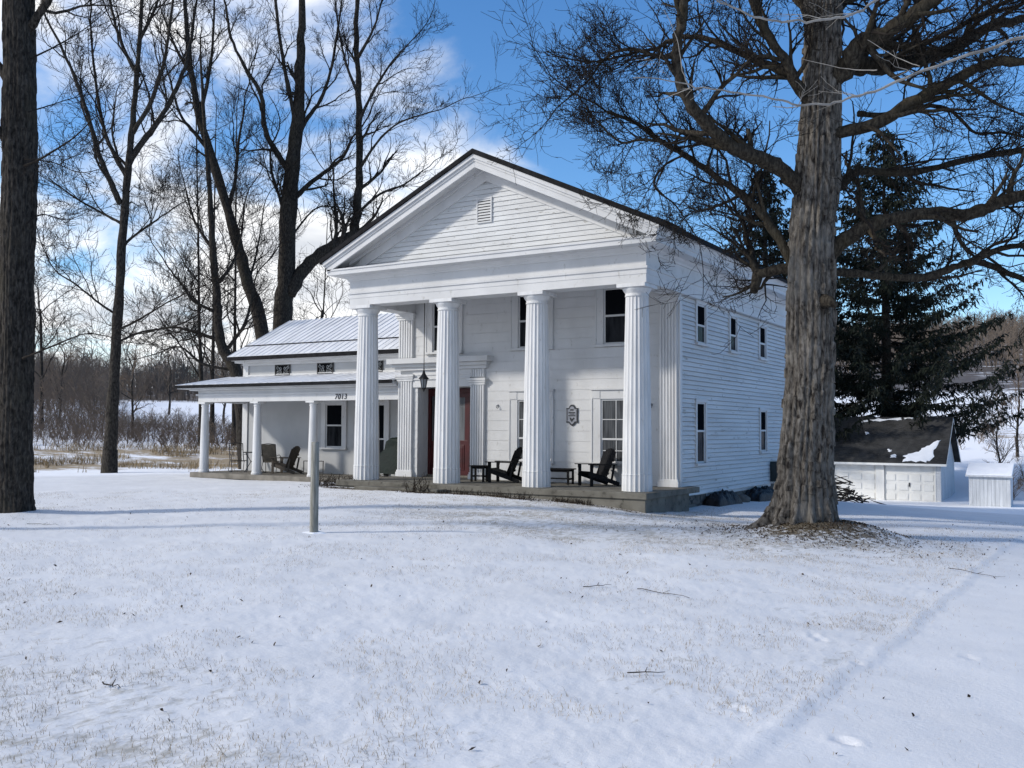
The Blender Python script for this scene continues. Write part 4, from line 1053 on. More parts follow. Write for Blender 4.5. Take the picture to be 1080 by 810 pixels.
# ------------------------------------------------------------------ garage and bin
def garage():
    g0 = -1.90; yf, xr = 28.92, 2.80; xl, yb = -3.6, 33.6; ez = 0.12; rz_ = 2.12; yr = (yf+yb)/2
    root = tag(empty('garage', ((xl+xr)/2, yf, g0)), 'low white two door garage with dark shingle roof behind the big tree', 'garage')
    ox, oy = (xl+xr)/2, yf
    def T(x, y, z): return (x-ox, y-oy, z-g0)
    m = MB()
    m.box(xl, -2.70, yf, yf+0.2, g0-0.6, ez, T); m.box(-0.16, 0.20, yf, yf+0.2, g0-0.6, ez, T); m.box(2.54, xr-0.02, yf, yf+0.2, g0-0.6, ez, T)
    m.box(-2.70, -0.16, yf, yf+0.2, -0.07, ez, T); m.box(0.20, 2.54, yf, yf+0.2, -0.07, ez, T)
    m.box(xr-0.2, xr-0.02, yf+0.2, yb, g0-0.6, ez, T); m.box(xl, xl+0.2, yf+0.2, yb, g0-0.6, ez, T); m.box(xl, xr-0.02, yb, yb+0.2, g0-0.6, ez, T)
    m.prism([(yf, ez), (yb, ez), (yr, rz_-0.12)], lambda a, b, t: T(t, a, b), xr-0.2, xr-0.02)
    m.build('wall', M['garage_paint'], root)
    s = MB()
    Ts = lambda u, n, z: T(xr-0.02+n, u, z)
    siding(s, Ts, (yf+0.02, yb), g0+0.05, ez, 0.14, (), 0.018)
    siding(s, Ts, lambda z: (yf+(z-ez)*(yr-yf)/(rz_-ez)+0.05, yb-(z-ez)*(yr-yf)/(rz_-ez)-0.05), ez, rz_-0.2, 0.14, (), 0.018)
    siding(s, lambda u, n, z: T(u, yf-n, z), (2.58, xr), g0+0.05, ez-0.05, 0.12, (), 0.018)
    s.build('clapboard_siding', M['shed_paint'], root)
    tr = MB(); tr.box(-0.18, 0.22, yf-0.03, yf-0.002, g0-0.1, ez-0.02, T); tr.box(2.52, 2.58, yf-0.03, yf-0.002, g0-0.1, ez-0.02, T); tr.box(xl, xr+0.06, yf-0.06, yf-0.002, -0.04, 0.05, T)
    tr.build('trim', M['garage_paint'], root, bev=0.005)
    r = MB(); sl = (rz_-ez)/(yr-yf); ov = 0.30
    r.prism([(yf-ov, ez-ov*sl+0.02), (yf-ov, ez-ov*sl+0.10), (yr, rz_+0.08), (yb+ov, ez-ov*sl+0.10), (yb+ov, ez-ov*sl+0.02), (yr, rz_)], lambda a, b, t: T(t, a, b), xl-0.3, xr+0.28)
    # shingle courses
    k = 0; L_ = math.hypot(yr-yf+ov, rz_-ez+ov*sl)
    while k*0.16 < L_-0.1:
        t = k*0.16/L_; y = yf-ov+(yr-yf+ov)*t; z = ez-ov*sl+0.10+(rz_-ez+ov*sl-0.02)*t
        r.prism([(y, z+0.001), (y, z+0.014), (y+0.13*0.75, z+0.012+0.13*0.75*sl*0.9), (y+0.13*0.75, z+0.004+0.13*0.75*sl*0.9)], lambda a, b, t_: T(t_, a, b), xl-0.3, xr+0.28); k += 1
    ro = r.build('roof', M['shingle'], root)
    f = MB(); f.box(xl-0.3, xr+0.28, yf-ov-0.02, yf-ov-0.002, ez-ov*sl-0.05, ez-ov*sl+0.06, T); f.build('fascia', M['garage_paint'], ro)
    f = MB(); f.prism([(yf-ov, ez-ov*sl-0.05), (yf-ov, ez-ov*sl+0.06), (yr, rz_+0.04), (yr, rz_-0.08)], lambda a, b, t: T(t, a, b), xr+0.281, xr+0.30); f.prism([(yb+ov, ez-ov*sl-0.05), (yb+ov, ez-ov*sl+0.06), (yr, rz_+0.04), (yr, rz_-0.08)], lambda a, b, t: T(t, a, b), xr+0.281, xr+0.30); f.build('rake_board', M['garage_paint'], ro)
    # snow left on the roof
    def on_roof(x, t, dz): 
        y = yf-ov+(yr-yf+ov)*t; return T(x, y, ez-ov*sl+0.115+(rz_-ez+ov*sl-0.02)*t+dz)
    for nm, outline in (('a', [(1.15, 0.02), (1.5, 0.015), (2.0, 0.015), (2.34, 0.04), (2.48, 0.18), (2.58, 0.38), (2.62, 0.50), (2.46, 0.46), (2.26, 0.38), (2.02, 0.31), (1.78, 0.24), (1.45, 0.20), (1.30, 0.14), (1.12, 0.12), (1.22, 0.07)]),
                        ('b', [(-1.3, 0.88), (-0.6, 0.90), (0.3, 0.935), (0.62, 0.93), (0.60, 0.965), (-0.2, 0.955), (-1.0, 0.92)]), ('d', [(0.52, 0.10), (0.70, 0.09), (0.74, 0.15), (0.55, 0.15)]), ('e', [(0.35, 0.22), (0.44, 0.21), (0.45, 0.25), (0.36, 0.26)]), ('f', [(-0.9, 0.60), (-0.82, 0.60), (-0.80, 0.63), (-0.9, 0.63)]), ('c', [(0.8, 0.95), (1.25, 0.955), (1.2, 0.972), (0.82, 0.968)])):
        rnd = random.Random(nm); pts = []
        for (p, q) in zip(outline, outline[1:]+outline[:1]):
            for t in (0, 0.33, 0.66): pts.append((p[0]+(q[0]-p[0])*t+rnd.uniform(-0.09, 0.09), min(0.985, max(0.005, p[1]+(q[1]-p[1])*t+rnd.uniform(-0.022, 0.022)))))
        n = len(pts); c = (sum(p[0] for p in pts)/n, sum(p[1] for p in pts)/n)
        q = MB(); ring = [on_roof(a, b, 0.0) for a, b in pts]; ring2 = [on_roof(c[0]+(a-c[0])*0.93, c[1]+(b-c[1])*0.93, 0.022) for a, b in pts]
        q.add(ring+ring2+[on_roof(c[0], c[1], 0.03)], [(i, (i+1) % n, n+(i+1) % n, n+i) for i in range(n)]+[(n+i, n+(i+1) % n, 2*n) for i in range(n)])
        q.build('snow_patch', M['snow'], ro)
    for (a, b, h_) in ((-2.70, -0.18, False), (0.22, 2.52, True)):
        d = MB(); zb, zt = g0-0.05, -0.075
        d.box(a, b, yf+0.06, yf+0.10, zb, zt, T)
        for i in range(4):
            for j in range(4):
                w_ = (b-a)/4; hh = (zt-zb)/4; d.box(a+w_*i+0.07, a+w_*(i+1)-0.07, yf+0.03, yf+0.06, zb+hh*j+0.09, zb+hh*(j+1)-0.09, T)
        for j in range(1, 4): d.box(a, b, yf+0.056, yf+0.062, zb+(zt-zb)/4*j-0.008, zb+(zt-zb)/4*j+0.008, T)
        do = d.build('garage_door', M['garage_paint'], root, bev=0.004)
        k = MB(); xc = (a+b)/2; k.box(xc-0.025, xc+0.025, yf+0.0, yf+0.04, -1.22, -1.02, T); k.build('handle', M['black_metal'], do)
    st = MB(); st.box(xl, xr, yf+0.0, yb, g0-0.8, g0-0.02, T)
garage()
def bin_shed():
    x0, x1 = 4.27, 5.95; y0, y1 = 26.6, 27.8; z0 = gh(5.1, 26.6)-0.05
    root = tag(empty('storage_bin', (x0, y0, z0)), 'pale grey boarded storage bin with sloping snow covered lid right of the garage', 'storage bin')
    h1, h2 = 1.36, 1.82; w_, d_ = x1-x0, y1-y0
    m = MB(); n = 11
    for i in range(n): m.box(w_*i/n+0.004, w_*(i+1)/n-0.004, 0, 0.03+0.004*(i % 2), 0.0, h1)
    m.box(0.0, 0.03, 0.035, d_, 0, h1); m.box(w_-0.03, w_, 0.035, d_, 0, h1); m.box(0, w_, d_-0.03, d_, 0, h1+0.02); m.box(0.02, w_-0.02, 0.035, 0.06, 0, h1)
    m.build('wall', M['shed_paint'], root)
    l = MB(); l.prism([(-0.14, h1), (-0.14, h1+0.05), (d_+0.08, h2+0.05), (d_+0.08, h2)], lambda a, b, t: (t, a, b), -0.12, w_+0.10); lo = l.build('lid', M['shed_paint'], root, bev=0.005)
    s = MB(); s.prism([(-0.12, h1+0.052), (-0.13, h1+0.13), (-0.05, h1+0.15), (d_*0.5, (h1+h2)/2+0.17), (d_+0.05, h2+0.15), (d_+0.07, h2+0.06)], lambda a, b, t: (t, a, b), -0.11, w_+0.08); s.build('snow_cap', M['snow'], lo, bev=0.03)
bin_shed()

# ------------------------------------------------------------------ trees
def unit(v):
    v = np.asarray(v, float); return v/max(1e-9, np.linalg.norm(v))
class Tree:
    def __init__(self, seed, thin=0.0):
        self.r = np.random.default_rng(seed); self.wood = MB(); self.twig = MB(); self.thin = thin
    def tube(self, pts, rad):
        r = max(rad)
        if r > 0.035: self.wood.tube(pts, rad, 12 if r > 0.15 else 8 if r > 0.07 else 6, True)
        else: self.twig.tube(pts, rad, 4 if r > 0.016 else 3, False)
    def perp(self, d):
        a = self.r.normal(size=3); a -= d*a.dot(d); return unit(a)
    def grow(self, p, d, L, r, lev, up=0.05, kids=7, spread=(0.45, 1.05), wob=0.19, rmin=0.006):
        rn = self.r
        n = max(3, min(9, int(L/0.35)+2))
        pts = [np.array(p, float)]; d = unit(d); ds = [d]
        for i in range(n):
            d = unit(d + rn.normal(size=3)*wob*(1.0 if lev else 0.6) + np.array([0, 0, up])); pts.append(pts[-1]+d*L/n); ds.append(d)
        rad = [max(rmin*0.7, r*(1-0.72*i/n)) for i in range(n+1)]
        self.tube(pts, rad)
        if lev <= 0: return
        k = max(2, int(round(kids*rn.uniform(0.8, 1.25))))
        for j in range(k):
            t = 0.18+0.82*(j+rn.uniform(0, 1))/k
            f = min(t*n, n-1e-6); i = int(f); q = pts[i]+(pts[i+1]-pts[i])*(f-i)
            an = rn.uniform(*spread); cd = unit(ds[i+1]*math.cos(an)+self.perp(ds[i+1])*math.sin(an))
            cl = max(L*rn.uniform(0.34, 0.85)*(1.1-0.45*t), 22*rmin)
            self.grow(q, cd, cl, max(rmin, rad[i]*0.55), lev-1, up*1.1, kids*0.85 if lev > 2 else kids*0.62, spread, wob*1.15, rmin)
    def limb(self, pts, r0, r1, lev=3, kids=9, L=2.4, start=0.15, up=0.05, rmin=0.006, tip=True, spread=(0.45, 1.05), jit=0.04):
        """A guided limb through given points; side branches spring along it."""
        P = [np.asarray(p, float) for p in pts]
        # Catmull-Rom
        Q = []; n = len(P); sub = 5
        for i in range(n-1):
            p0, p1, p2, p3 = P[max(i-1, 0)], P[i], P[i+1], P[min(i+2, n-1)]
            for s in range(sub):
                t = s/sub; Q.append(0.5*((2*p1)+(-p0+p2)*t+(2*p0-5*p1+4*p2-p3)*t*t+(-p0+3*p1-3*p2+p3)*t**3))
        Q.append(P[-1]); m = len(Q)
        for i in range(1, m-1): Q[i] = Q[i]+self.r.normal(size=3)*jit*r0*2
        rad = [r0+(r1-r0)*(i/(m-1))**0.8 for i in range(m)]
        rad = [a*(1+0.06*self.r.normal()) for a in rad]
        self.tube(Q, rad)
        for j in range(kids):
            t = start+(1-start)*(j+self.r.uniform(0, 1))/kids; f = min(t*(m-1), m-1-1e-6); i = int(f)
            d = unit(Q[i+1]-Q[i]); an = self.r.uniform(*spread); cd = unit(d*math.cos(an)+self.perp(d)*math.sin(an))
            self.grow(Q[i]+(Q[i+1]-Q[i])*(f-i), cd, L*self.r.uniform(0.6, 1.15)*(1.1-0.45*t), max(rmin, rad[i]*0.5), lev-1, up, 5.6, spread, 0.20, rmin)
        if tip: self.grow(Q[-1], unit(Q[-1]-Q[-2]), L*1.4, r1*0.95, lev-1, up, 5, spread, 0.17, rmin)
        return Q
    def finish(self, root, bark, twigmat, trunk=None, org=(0, 0, 0)):
        o = np.array(org, float)
        for mb, nm, mt in ((self.wood, 'limb' if trunk else 'trunk', bark), (self.twig, 'crown', twigmat)):
            if not mb.n: continue
            mb.v = [tuple(np.asarray(v)-o) for v in mb.v]; mb.build(nm, mt, root, smooth=True)

def big_trunk(path, radii, sides, rings, flare, seed, plate=0.035, freq=16.0):
    """Trunk with root flare and long shaggy plates of bark, as real relief."""
    P = np.array(path, float); n = len(P)
    s = np.linspace(0, n-1, rings)
    # smooth interpolation of the centre line
    i0 = np.clip(s.astype(int), 0, n-2); t = s-i0
    def cr(A):
        p0 = A[np.maximum(i0-1, 0)]; p1 = A[i0]; p2 = A[i0+1]; p3 = A[np.minimum(i0+2, n-1)]
        tt = t[:, None] if A.ndim > 1 else t
        return 0.5*((2*p1)+(-p0+p2)*tt+(2*p0-5*p1+4*p2-p3)*tt**2+(-p0+3*p1-3*p2+p3)*tt**3)
    C = cr(P); Rr = cr(np.array(radii, float))
    th = np.linspace(0, 2*math.pi, sides, endpoint=False)
    TH, S_ = np.meshgrid(th, np.arange(rings))
    z = C[:, 2][S_]
    z0 = P[0, 2]
    rr = Rr[S_]
    # bark plates: ridges that run up the trunk, wander and break
    warp = 0.55*(fbm(np.cos(TH)*3+seed, np.sin(TH)*3+z*0.55, seed, 3)-0.5)
    u = TH/(2*math.pi)*freq+warp*2.0
    cell = np.floor(u); fr = u-cell
    ridge = 1-np.abs(2*fr-1)**2.2
    brk = vnoise(cell % freq*7.3+seed, z*2.2+(cell % freq)*3.7, seed+5)+0.5*(vnoise(cell % freq*5.1+seed, z*6.5+(cell % freq)*9.1, seed+6) > 0.6)-0.25
    fine = fbm(np.cos(TH)*14+5, np.sin(TH)*14+z*4.0, seed+9, 3)-0.5
    lump = fbm(np.cos(TH)*1.6+seed, np.sin(TH)*1.6+z*0.8, seed+2, 3)-0.5
    seam = ((TH-0.8) % (2*math.pi))
    rr = rr*(1+0.22*lump)+plate*(ridge*(0.45+0.95*brk)-0.5)+0.022*fine
    hz = np.maximum(z-z0, 0)
    for (a, w_, amp, fall) in flare:
        dth = np.abs((TH-a+math.pi) % (2*math.pi)-math.pi)
        rr = rr+amp*np.exp(-(dth/w_)**2)*np.exp(-hz/fall)
    X = C[:, 0][S_]+rr*np.cos(TH); Y = C[:, 1][S_]+rr*np.sin(TH)
    V = np.stack([X, Y, z], -1).reshape(-1, 3)
    i = np.arange(rings-1)[:, None]; k = np.arange(sides)[None]
    F = np.stack([i*sides+k, i*sides+(k+1) % sides, (i+1)*sides+(k+1) % sides, (i+1)*sides+k], -1).reshape(-1, 4)
    return V, F

def W_(pxs, d, dd=0.0):
    """Photo points of a limb at depth d, drifting by dd metres along it."""
    n = len(pxs); return [at(p[0], p[1], d+dd*i/max(1, n-1)) for i, p in enumerate(pxs)]

def maple():
    D = 18.37
    base = at(850, 555, D); gz = gh(base[0], base[1])
    root = tag(empty('maple_tree', (base[0], base[1], gz)), 'huge bare old maple with shaggy grey trunk and leaf covered roots right of the house', 'tree')
    path = [at(848, 562, D), at(848, 545, D), at(849, 520, D), at(850, 480, D), at(853, 420, D), at(855, 340, D), at(856, 260, D), at(862, 190, D), at(865, 110, D), at(868, 30, D), at(870, -60, D+0.1), at(874, -170, D+0.2), at(872, -300, D+0.2)]
    path[0][2] = gz-0.35
    px = D/FPX
    rad = [32*px, 31*px, 29*px, 26.5*px, 24.3*px, 23.8*px, 23.6*px, 21.5*px, 19.0*px, 17.6*px, 16.5*px, 13*px, 7*px]
    fl = []
    rv = random.Random(3)
    for a, w_, amp, fall in ((3.15, 0.20, 0.62, 0.26), (3.72, 0.22, 0.95, 0.27), (4.25, 0.16, 0.66, 0.22), (4.72, 0.17, 0.50, 0.26), (5.25, 0.17, 0.40, 0.26), (5.85, 0.18, 0.42, 0.24), (0.35, 0.24, 0.42, 0.28), (1.3, 0.3, 0.34, 0.3), (2.2, 0.4, 0.36, 0.3)):
        fl.append((a, w_, amp, fall))
    V, F = big_trunk(path, rad, 260, 760, fl, 11, 0.062, 21)
    o = np.array([base[0], base[1], gz])
    np_mesh('trunk', V-o, F, M['maple_bark'], root)
    T = Tree(21)
    left = [([(846, 200), (822, 178), (800, 167), (774, 156), (752, 137), (726, 107), (715, 74), (715, 44), (722, 8), (716, -30)], 0.17, 0.07, -1.6),
            ([(842, 290), (826, 259), (807, 230), (785, 207), (759, 189), (722, 163), (696, 148), (668, 128), (640, 118)], 0.115, 0.03, 1.2),
            ([(846, 285), (822, 284), (799, 287), (790, 262), (784, 235), (772, 214)], 0.13, 0.03, 1.6),
            ([(858, 118), (837, 85), (822, 74), (785, 59), (748, 41), (715, 40), (690, 52)], 0.11, 0.035, 0.8),
            ([(862, 112), (844, 96), (830, 67), (807, 33), (793, 0), (780, -50), (765, -100)], 0.13, 0.05, -0.8),
            ([(866, 40), (850, 10), (830, -40), (800, -90)], 0.13, 0.05, 1.0),
            ([(715, 60), (690, 58), (664, 52), (640, 60), (622, 84)], 0.05, 0.018, 0.3),
            ([(700, 150), (676, 147), (655, 150), (632, 130), (615, 108)], 0.035, 0.012, 0.5),
            ([(722, 163), (700, 175), (690, 196), (712, 216), (728, 240)], 0.03, 0.012, -0.6)]
    right = [([(868, 90), (890, 74), (905, 48), (942, 30), (979, 4), (1010, -20), (1050, -50)], 0.21, 0.09, -1.5),
             ([(872, 80), (894, 70), (931, 70), (970, 62), (1005, 52), (1040, 30), (1085, 18), (1140, -5)], 0.20, 0.07, 1.5),
             ([(862, 160), (883, 141), (924, 130), (968, 104), (1013, 81), (1042, 67), (1085, 64), (1140, 50)], 0.135, 0.075, -1.2),
             ([(866, 200), (887, 196), (905, 181), (968, 181), (1024, 167), (1085, 158), (1150, 150)], 0.10, 0.05, 1.4),
             ([(864, 285), (887, 256), (920, 237), (968, 226), (1024, 226), (1050, 215), (1085, 205), (1150, 190)], 0.165, 0.095, -0.9),
             ([(862, 288), (887, 287), (928, 291), (968, 293), (1000, 284), (1027, 276), (1057, 285), (1090, 298), (1140, 305)], 0.10, 0.05, 0.6),
             ([(1020, 278), (1045, 266), (1066, 260), (1100, 256), (1150, 240)], 0.075, 0.04, 0.4),
             ([(868, 30), (885, 0), (905, -40), (930, -90)], 0.16, 0.06, 0.5),
             ([(931, 70), (960, 52), (1000, 35), (1040, 12), (1090, -10)], 0.08, 0.03, -0.6),
             ([(905, 120), (935, 121), (975, 112), (1003, 117), (1030, 140), (1060, 140), (1095, 150)], 0.06, 0.02, 0.8)]
    for pts, r0, r1, dd in left: T.limb(W_(pts, D, dd), r0, r1, 4, 15, 1.6, 0.18, 0.07, 0.0056, True)
    for pts, r0, r1, dd in right: T.limb(W_(pts, D, dd), r0, r1, 4, 12, 1.8, 0.18, 0.04, 0.0056, True)
    # crown above the picture
    for k in range(5):
        th = k*1.3+0.4; p = at(872, -170-20*k, D+0.2); T.limb([p, p+np.array([math.cos(th)*1.5, math.sin(th)*1.5, 1.3]), p+np.array([math.cos(th)*3, math.sin(th)*3, 3.2])], 0.12, 0.05, 3, 7, 1.8)
    # broken stub and knot
    T.wood.tube([at(868, 318, D-0.35), at(876, 318, D-0.62), at(881, 322, D-0.72)], [0.16, 0.10, 0.06], 10)
    T.wood.tube([at(800, 286, D+0.7), at(797, 300, D+0.55), at(795, 308, D+0.5)], [0.12, 0.10, 0.08], 8)
    T.wood.tube([at(792, 163, D-0.35), at(792, 150, D-0.35), at(789, 136, D-0.35)], [0.055, 0.05, 0.04], 7)
    T.finish(root, M['limb_bark'], M['twig'], True, o)
maple()

def left_trunk_tree():
    D = 19.17; b = at(15, 543, D); gz = gh(b[0], b[1])
    root = tag(empty('maple_tree', (b[0], b[1], gz)), 'thick dark trunk cut by the left edge of the photo', 'tree')
    px = D/FPX
    path = [at(14, 548, D), at(14, 535, D), at(14, 500, D), at(16, 400, D), at(18, 300, D), at(20, 200, D), at(21, 140, D), at(21, 60, D), at(19, -20, D), at(14, -140, D), at(5, -260, D)]
    path[0][2] = gz-0.3
    rad = [20*px, 18.5*px, 17.4*px, 17*px, 16.8*px, 16.6*px, 16.8*px, 15*px, 14*px, 11*px, 7*px]
    V, F = big_trunk(path, rad, 120, 300, [(3.4+k*1.3, 0.35, 0.12, 0.22) for k in range(5)], 23, 0.026, 24)
    o = np.array([b[0], b[1], gz]); np_mesh('trunk', V-o, F, M['dark_bark'], root)
    T = Tree(33)
    for pts, r0, r1, dd in (([(20, 100), (-10, 60), (-50, 20), (-90, -40)], 0.12, 0.05, 0.6), ([(20, 170), (-8, 130), (-40, 110), (-80, 100)], 0.09, 0.04, -0.6),
                            ([(22, 40), (45, 10), (70, -40), (95, -100)], 0.10, 0.04, -0.5), ([(18, -20), (-10, -60), (-30, -140)], 0.1, 0.04, 0.5), ([(24, -60), (50, -120), (60, -200)], 0.1, 0.04, 0.4)):
        T.limb(W_(pts, D, dd), r0, r1, 4, 7, 1.6, 0.3, 0.05, 0.006)
    for pts, r0, r1, dd in (([(26, 175), (40, 169), (55, 160), (78, 145), (98, 125)], 0.030, 0.010, -1.2), ([(24, 378), (34, 374), (58, 364), (90, 352), (118, 356)], 0.028, 0.009, -0.8), ([(26, 168), (55, 171), (84, 182), (110, 177)], 0.018, 0.006, -1.2),
                            ([(30, 118), (50, 112), (72, 105), (100, 98)], 0.022, 0.008, 0.8), ([(32, 62), (60, 48), (90, 30), (120, 5)], 0.026, 0.008, 0.9), ([(28, 236), (44, 226), (70, 232), (95, 222)], 0.018, 0.007, 0.7)):
        T.limb(W_(pts, D-0.3, dd), r0, r1, 3, 7, 0.9, 0.2, 0.02, 0.005)
    T.finish(root, M['dark_bark'], M['twig'], True, o)
left_trunk_tree()

def young_tree(nm, label, D, path_px, r0, limbs, seed, bark='dark_bark', kids=9, L=2.6, group=None, lev=4, rmin=0.0085, more=0, more_from=0.3, sides=True):
    b = at(path_px[0][0], path_px[0][1], D); gz = gh(b[0], b[1])
    root = tag(empty(nm, (b[0], b[1], gz)), label, 'tree', group)
    T = Tree(seed); o = np.array([b[0], b[1], gz])
    P = W_(path_px, D); P[0][2] = min(P[0][2], gz)-0.3
    Q = T.limb(P, r0, r0*0.16, lev-1, kids//2, L*0.8, 0.45, 0.05, rmin, True, jit=0.02)
    T.wood.tube([P[0], P[0]+np.array([0, 0, 0.25]), P[0]+(unit(P[1]-P[0]))*1.3], [r0*1.28, r0*1.14, r0*0.98], 12)
    for pts, ra, rb, dd in limbs: T.limb(W_(pts, D, dd), ra, rb, lev, max(4, int(kids*0.75)), L*1.35, 0.15, 0.10, rmin, spread=(0.35, 0.85))
    m = len(Q)
    for k in range(more):
        t = more_from+(1-more_from)*(k+T.r.uniform(0, 1))/more; i = min(m-2, int(t*(m-1))); d = unit(Q[i+1]-Q[i]); an = T.r.uniform(0.55, 1.1)
        T.grow(Q[i], unit(d*math.cos(an)+T.perp(d)*math.sin(an)), L*T.r.uniform(0.9, 1.5)*(1.3-0.7*t), r0*0.34*(1.2-0.8*t), lev-1, 0.06, 5.5, (0.45, 1.0), 0.15, rmin)
    T.finish(root, M[bark], M['twig'], None, o)
    return root

young_tree('shade_tree', 'slender straight bare tree with dark trunk at the lawn edge left of the wing', 39.5,
           [(115, 500), (117, 460), (120, 400), (125, 320), (130, 240), (134, 190), (140, 130), (146, 60), (150, -10), (152, -90)], 0.30,
           [([(127, 215), (118, 195), (105, 165), (92, 120), (78, 80), (60, 40)], 0.14, 0.05, -1.5), ([(134, 175), (150, 150), (172, 120), (190, 85), (200, 50), (206, 10)], 0.15, 0.05, 1.2), ([(133, 185), (118, 158), (108, 130), (100, 80), (95, 20)], 0.11, 0.04, 1.5),
            ([(140, 140), (158, 110), (172, 70), (180, 20), (186, -40)], 0.11, 0.04, -1), ([(128, 262), (140, 250), (165, 232), (190, 215)], 0.07, 0.025, 1), ([(127, 235), (110, 226), (85, 212), (60, 195)], 0.07, 0.025, 0.8),
            ([(120, 330), (105, 320), (80, 300), (58, 285), (46, 262)], 0.06, 0.02, -0.8), ([(121, 350), (150, 335), (175, 320), (205, 305)], 0.06, 0.02, -1), ([(122, 362), (150, 350), (190, 342), (230, 318)], 0.06, 0.02, 1.0),
            ([(146, 80), (130, 50), (118, 10), (112, -40)], 0.09, 0.04, 0.8), ([(148, 40), (165, 5), (180, -50)], 0.08, 0.03, 0.5)], 41, L=2.3, kids=10)
young_tree('shade_tree', 'tall forked dark tree rising behind the wing roof with one limb over the portico', 47.0,
           [(296, 400), (298, 350), (301, 300), (306, 197), (313, 138), (316, 90), (318, 40), (320, -30), (320, -110)], 0.60,
           [([(305, 310), (323, 281), (348, 262), (366, 252), (374, 240), (378, 197), (379, 140), (378, 99), (376, 40), (378, -30)], 0.36, 0.10, 1.0),
            ([(303, 178), (290, 158), (280, 138), (275, 100), (258, 70), (244, 40), (238, 5)], 0.17, 0.05, -1.5), ([(305, 215), (325, 195), (345, 180), (362, 165), (371, 145)], 0.15, 0.05, 1.5),
            ([(312, 150), (322, 128), (338, 105), (350, 70), (356, 30)], 0.14, 0.05, 1), ([(313, 135), (306, 100), (298, 60), (292, 10), (288, -40)], 0.14, 0.05, -1), ([(377, 225), (400, 205), (425, 195), (446, 180)], 0.08, 0.03, 0.5),
            ([(378, 180), (398, 150), (420, 130), (455, 118)], 0.08, 0.03, -0.5), ([(378, 130), (392, 100), (410, 70), (432, 45)], 0.10, 0.03, 0.5), ([(378, 100), (366, 70), (358, 35), (352, -10)], 0.09, 0.03, 0.5), ([(378, 60), (394, 30), (406, -10)], 0.09, 0.03, 0.3),
            ([(303, 235), (292, 200), (286, 180)], 0.10, 0.06, -0.4), ([(350, 262), (354, 248), (355, 232)], 0.10, 0.07, 0.2), ([(300, 260), (330, 222), (352, 218), (375, 222)], 0.06, 0.02, 0.8)], 43, L=2.1, kids=9)
young_tree('shade_tree', 'leaning dark tree behind the left half of the wing roof', 46.0,
           [(290, 420), (276, 352), (262, 300), (249, 252), (228, 180), (210, 123), (202, 74), (196, 20), (192, -50)], 0.40,
           [([(240, 222), (248, 190), (252, 150), (258, 110)], 0.12, 0.04, 1), ([(222, 160), (205, 140), (190, 120), (178, 80)], 0.12, 0.04, -1), ([(210, 123), (218, 90), (224, 50), (226, 0)], 0.12, 0.04, 0.8), ([(203, 80), (185, 50), (170, 10)], 0.1, 0.03, -0.5), ([(262, 300), (272, 260), (278, 220)], 0.07, 0.025, 0.6)], 47, L=2.1, kids=9)
young_tree('shade_tree', 'crooked dark tree trunk curving up beside the left end of the wing roof', 44.0,
           [(262, 430), (250, 398), (238, 374), (231, 352), (229, 310), (224, 260), (221, 200), (216, 140), (212, 70)], 0.34,
           [([(233, 360), (205, 350), (180, 345), (150, 352)], 0.10, 0.03, 0.5), ([(230, 330), (205, 318), (190, 298), (176, 280)], 0.09, 0.03, -0.6), ([(228, 300), (244, 280), (254, 250), (258, 215)], 0.10, 0.03, 0.6), ([(224, 262), (206, 235), (196, 200)], 0.09, 0.03, 0.6), ([(236, 372), (252, 352), (262, 330), (268, 300)], 0.10, 0.04, 0.4), ([(245, 390), (215, 384), (190, 366), (168, 372)], 0.08, 0.025, -0.5)], 53, L=1.9, kids=9)
for i, (x0, x1, D, lb, sd, y1) in enumerate(((212, 206, 60, 'thin upright bare tree farthest left in the row behind the wing', 61, 90), (224, 228, 63, 'thin bare tree second from the left in the row behind the wing', 67, 120), (247, 250, 61, 'thin bare tree between the crooked and the leaning trunks', 71, 110),
                                             (337, 345, 66, 'thin far bare tree behind the wing ridge left of the portico', 79, 240), (44, 40, 74, 'bushy far bare tree right of the thick trunk at left edge', 83, 300))):
    young_tree('slim_tree', lb, D, [(x0, 455), (x0, 400), ((x0*2+x1)/3, 330), ((x0+x1)/2, 240 if y1 < 200 else 330), (x1, y1)], 0.17, [], sd, L=3.3, kids=6, lev=4, rmin=0.011, more=13, more_from=0.22, group='thin bare trees behind the wing')

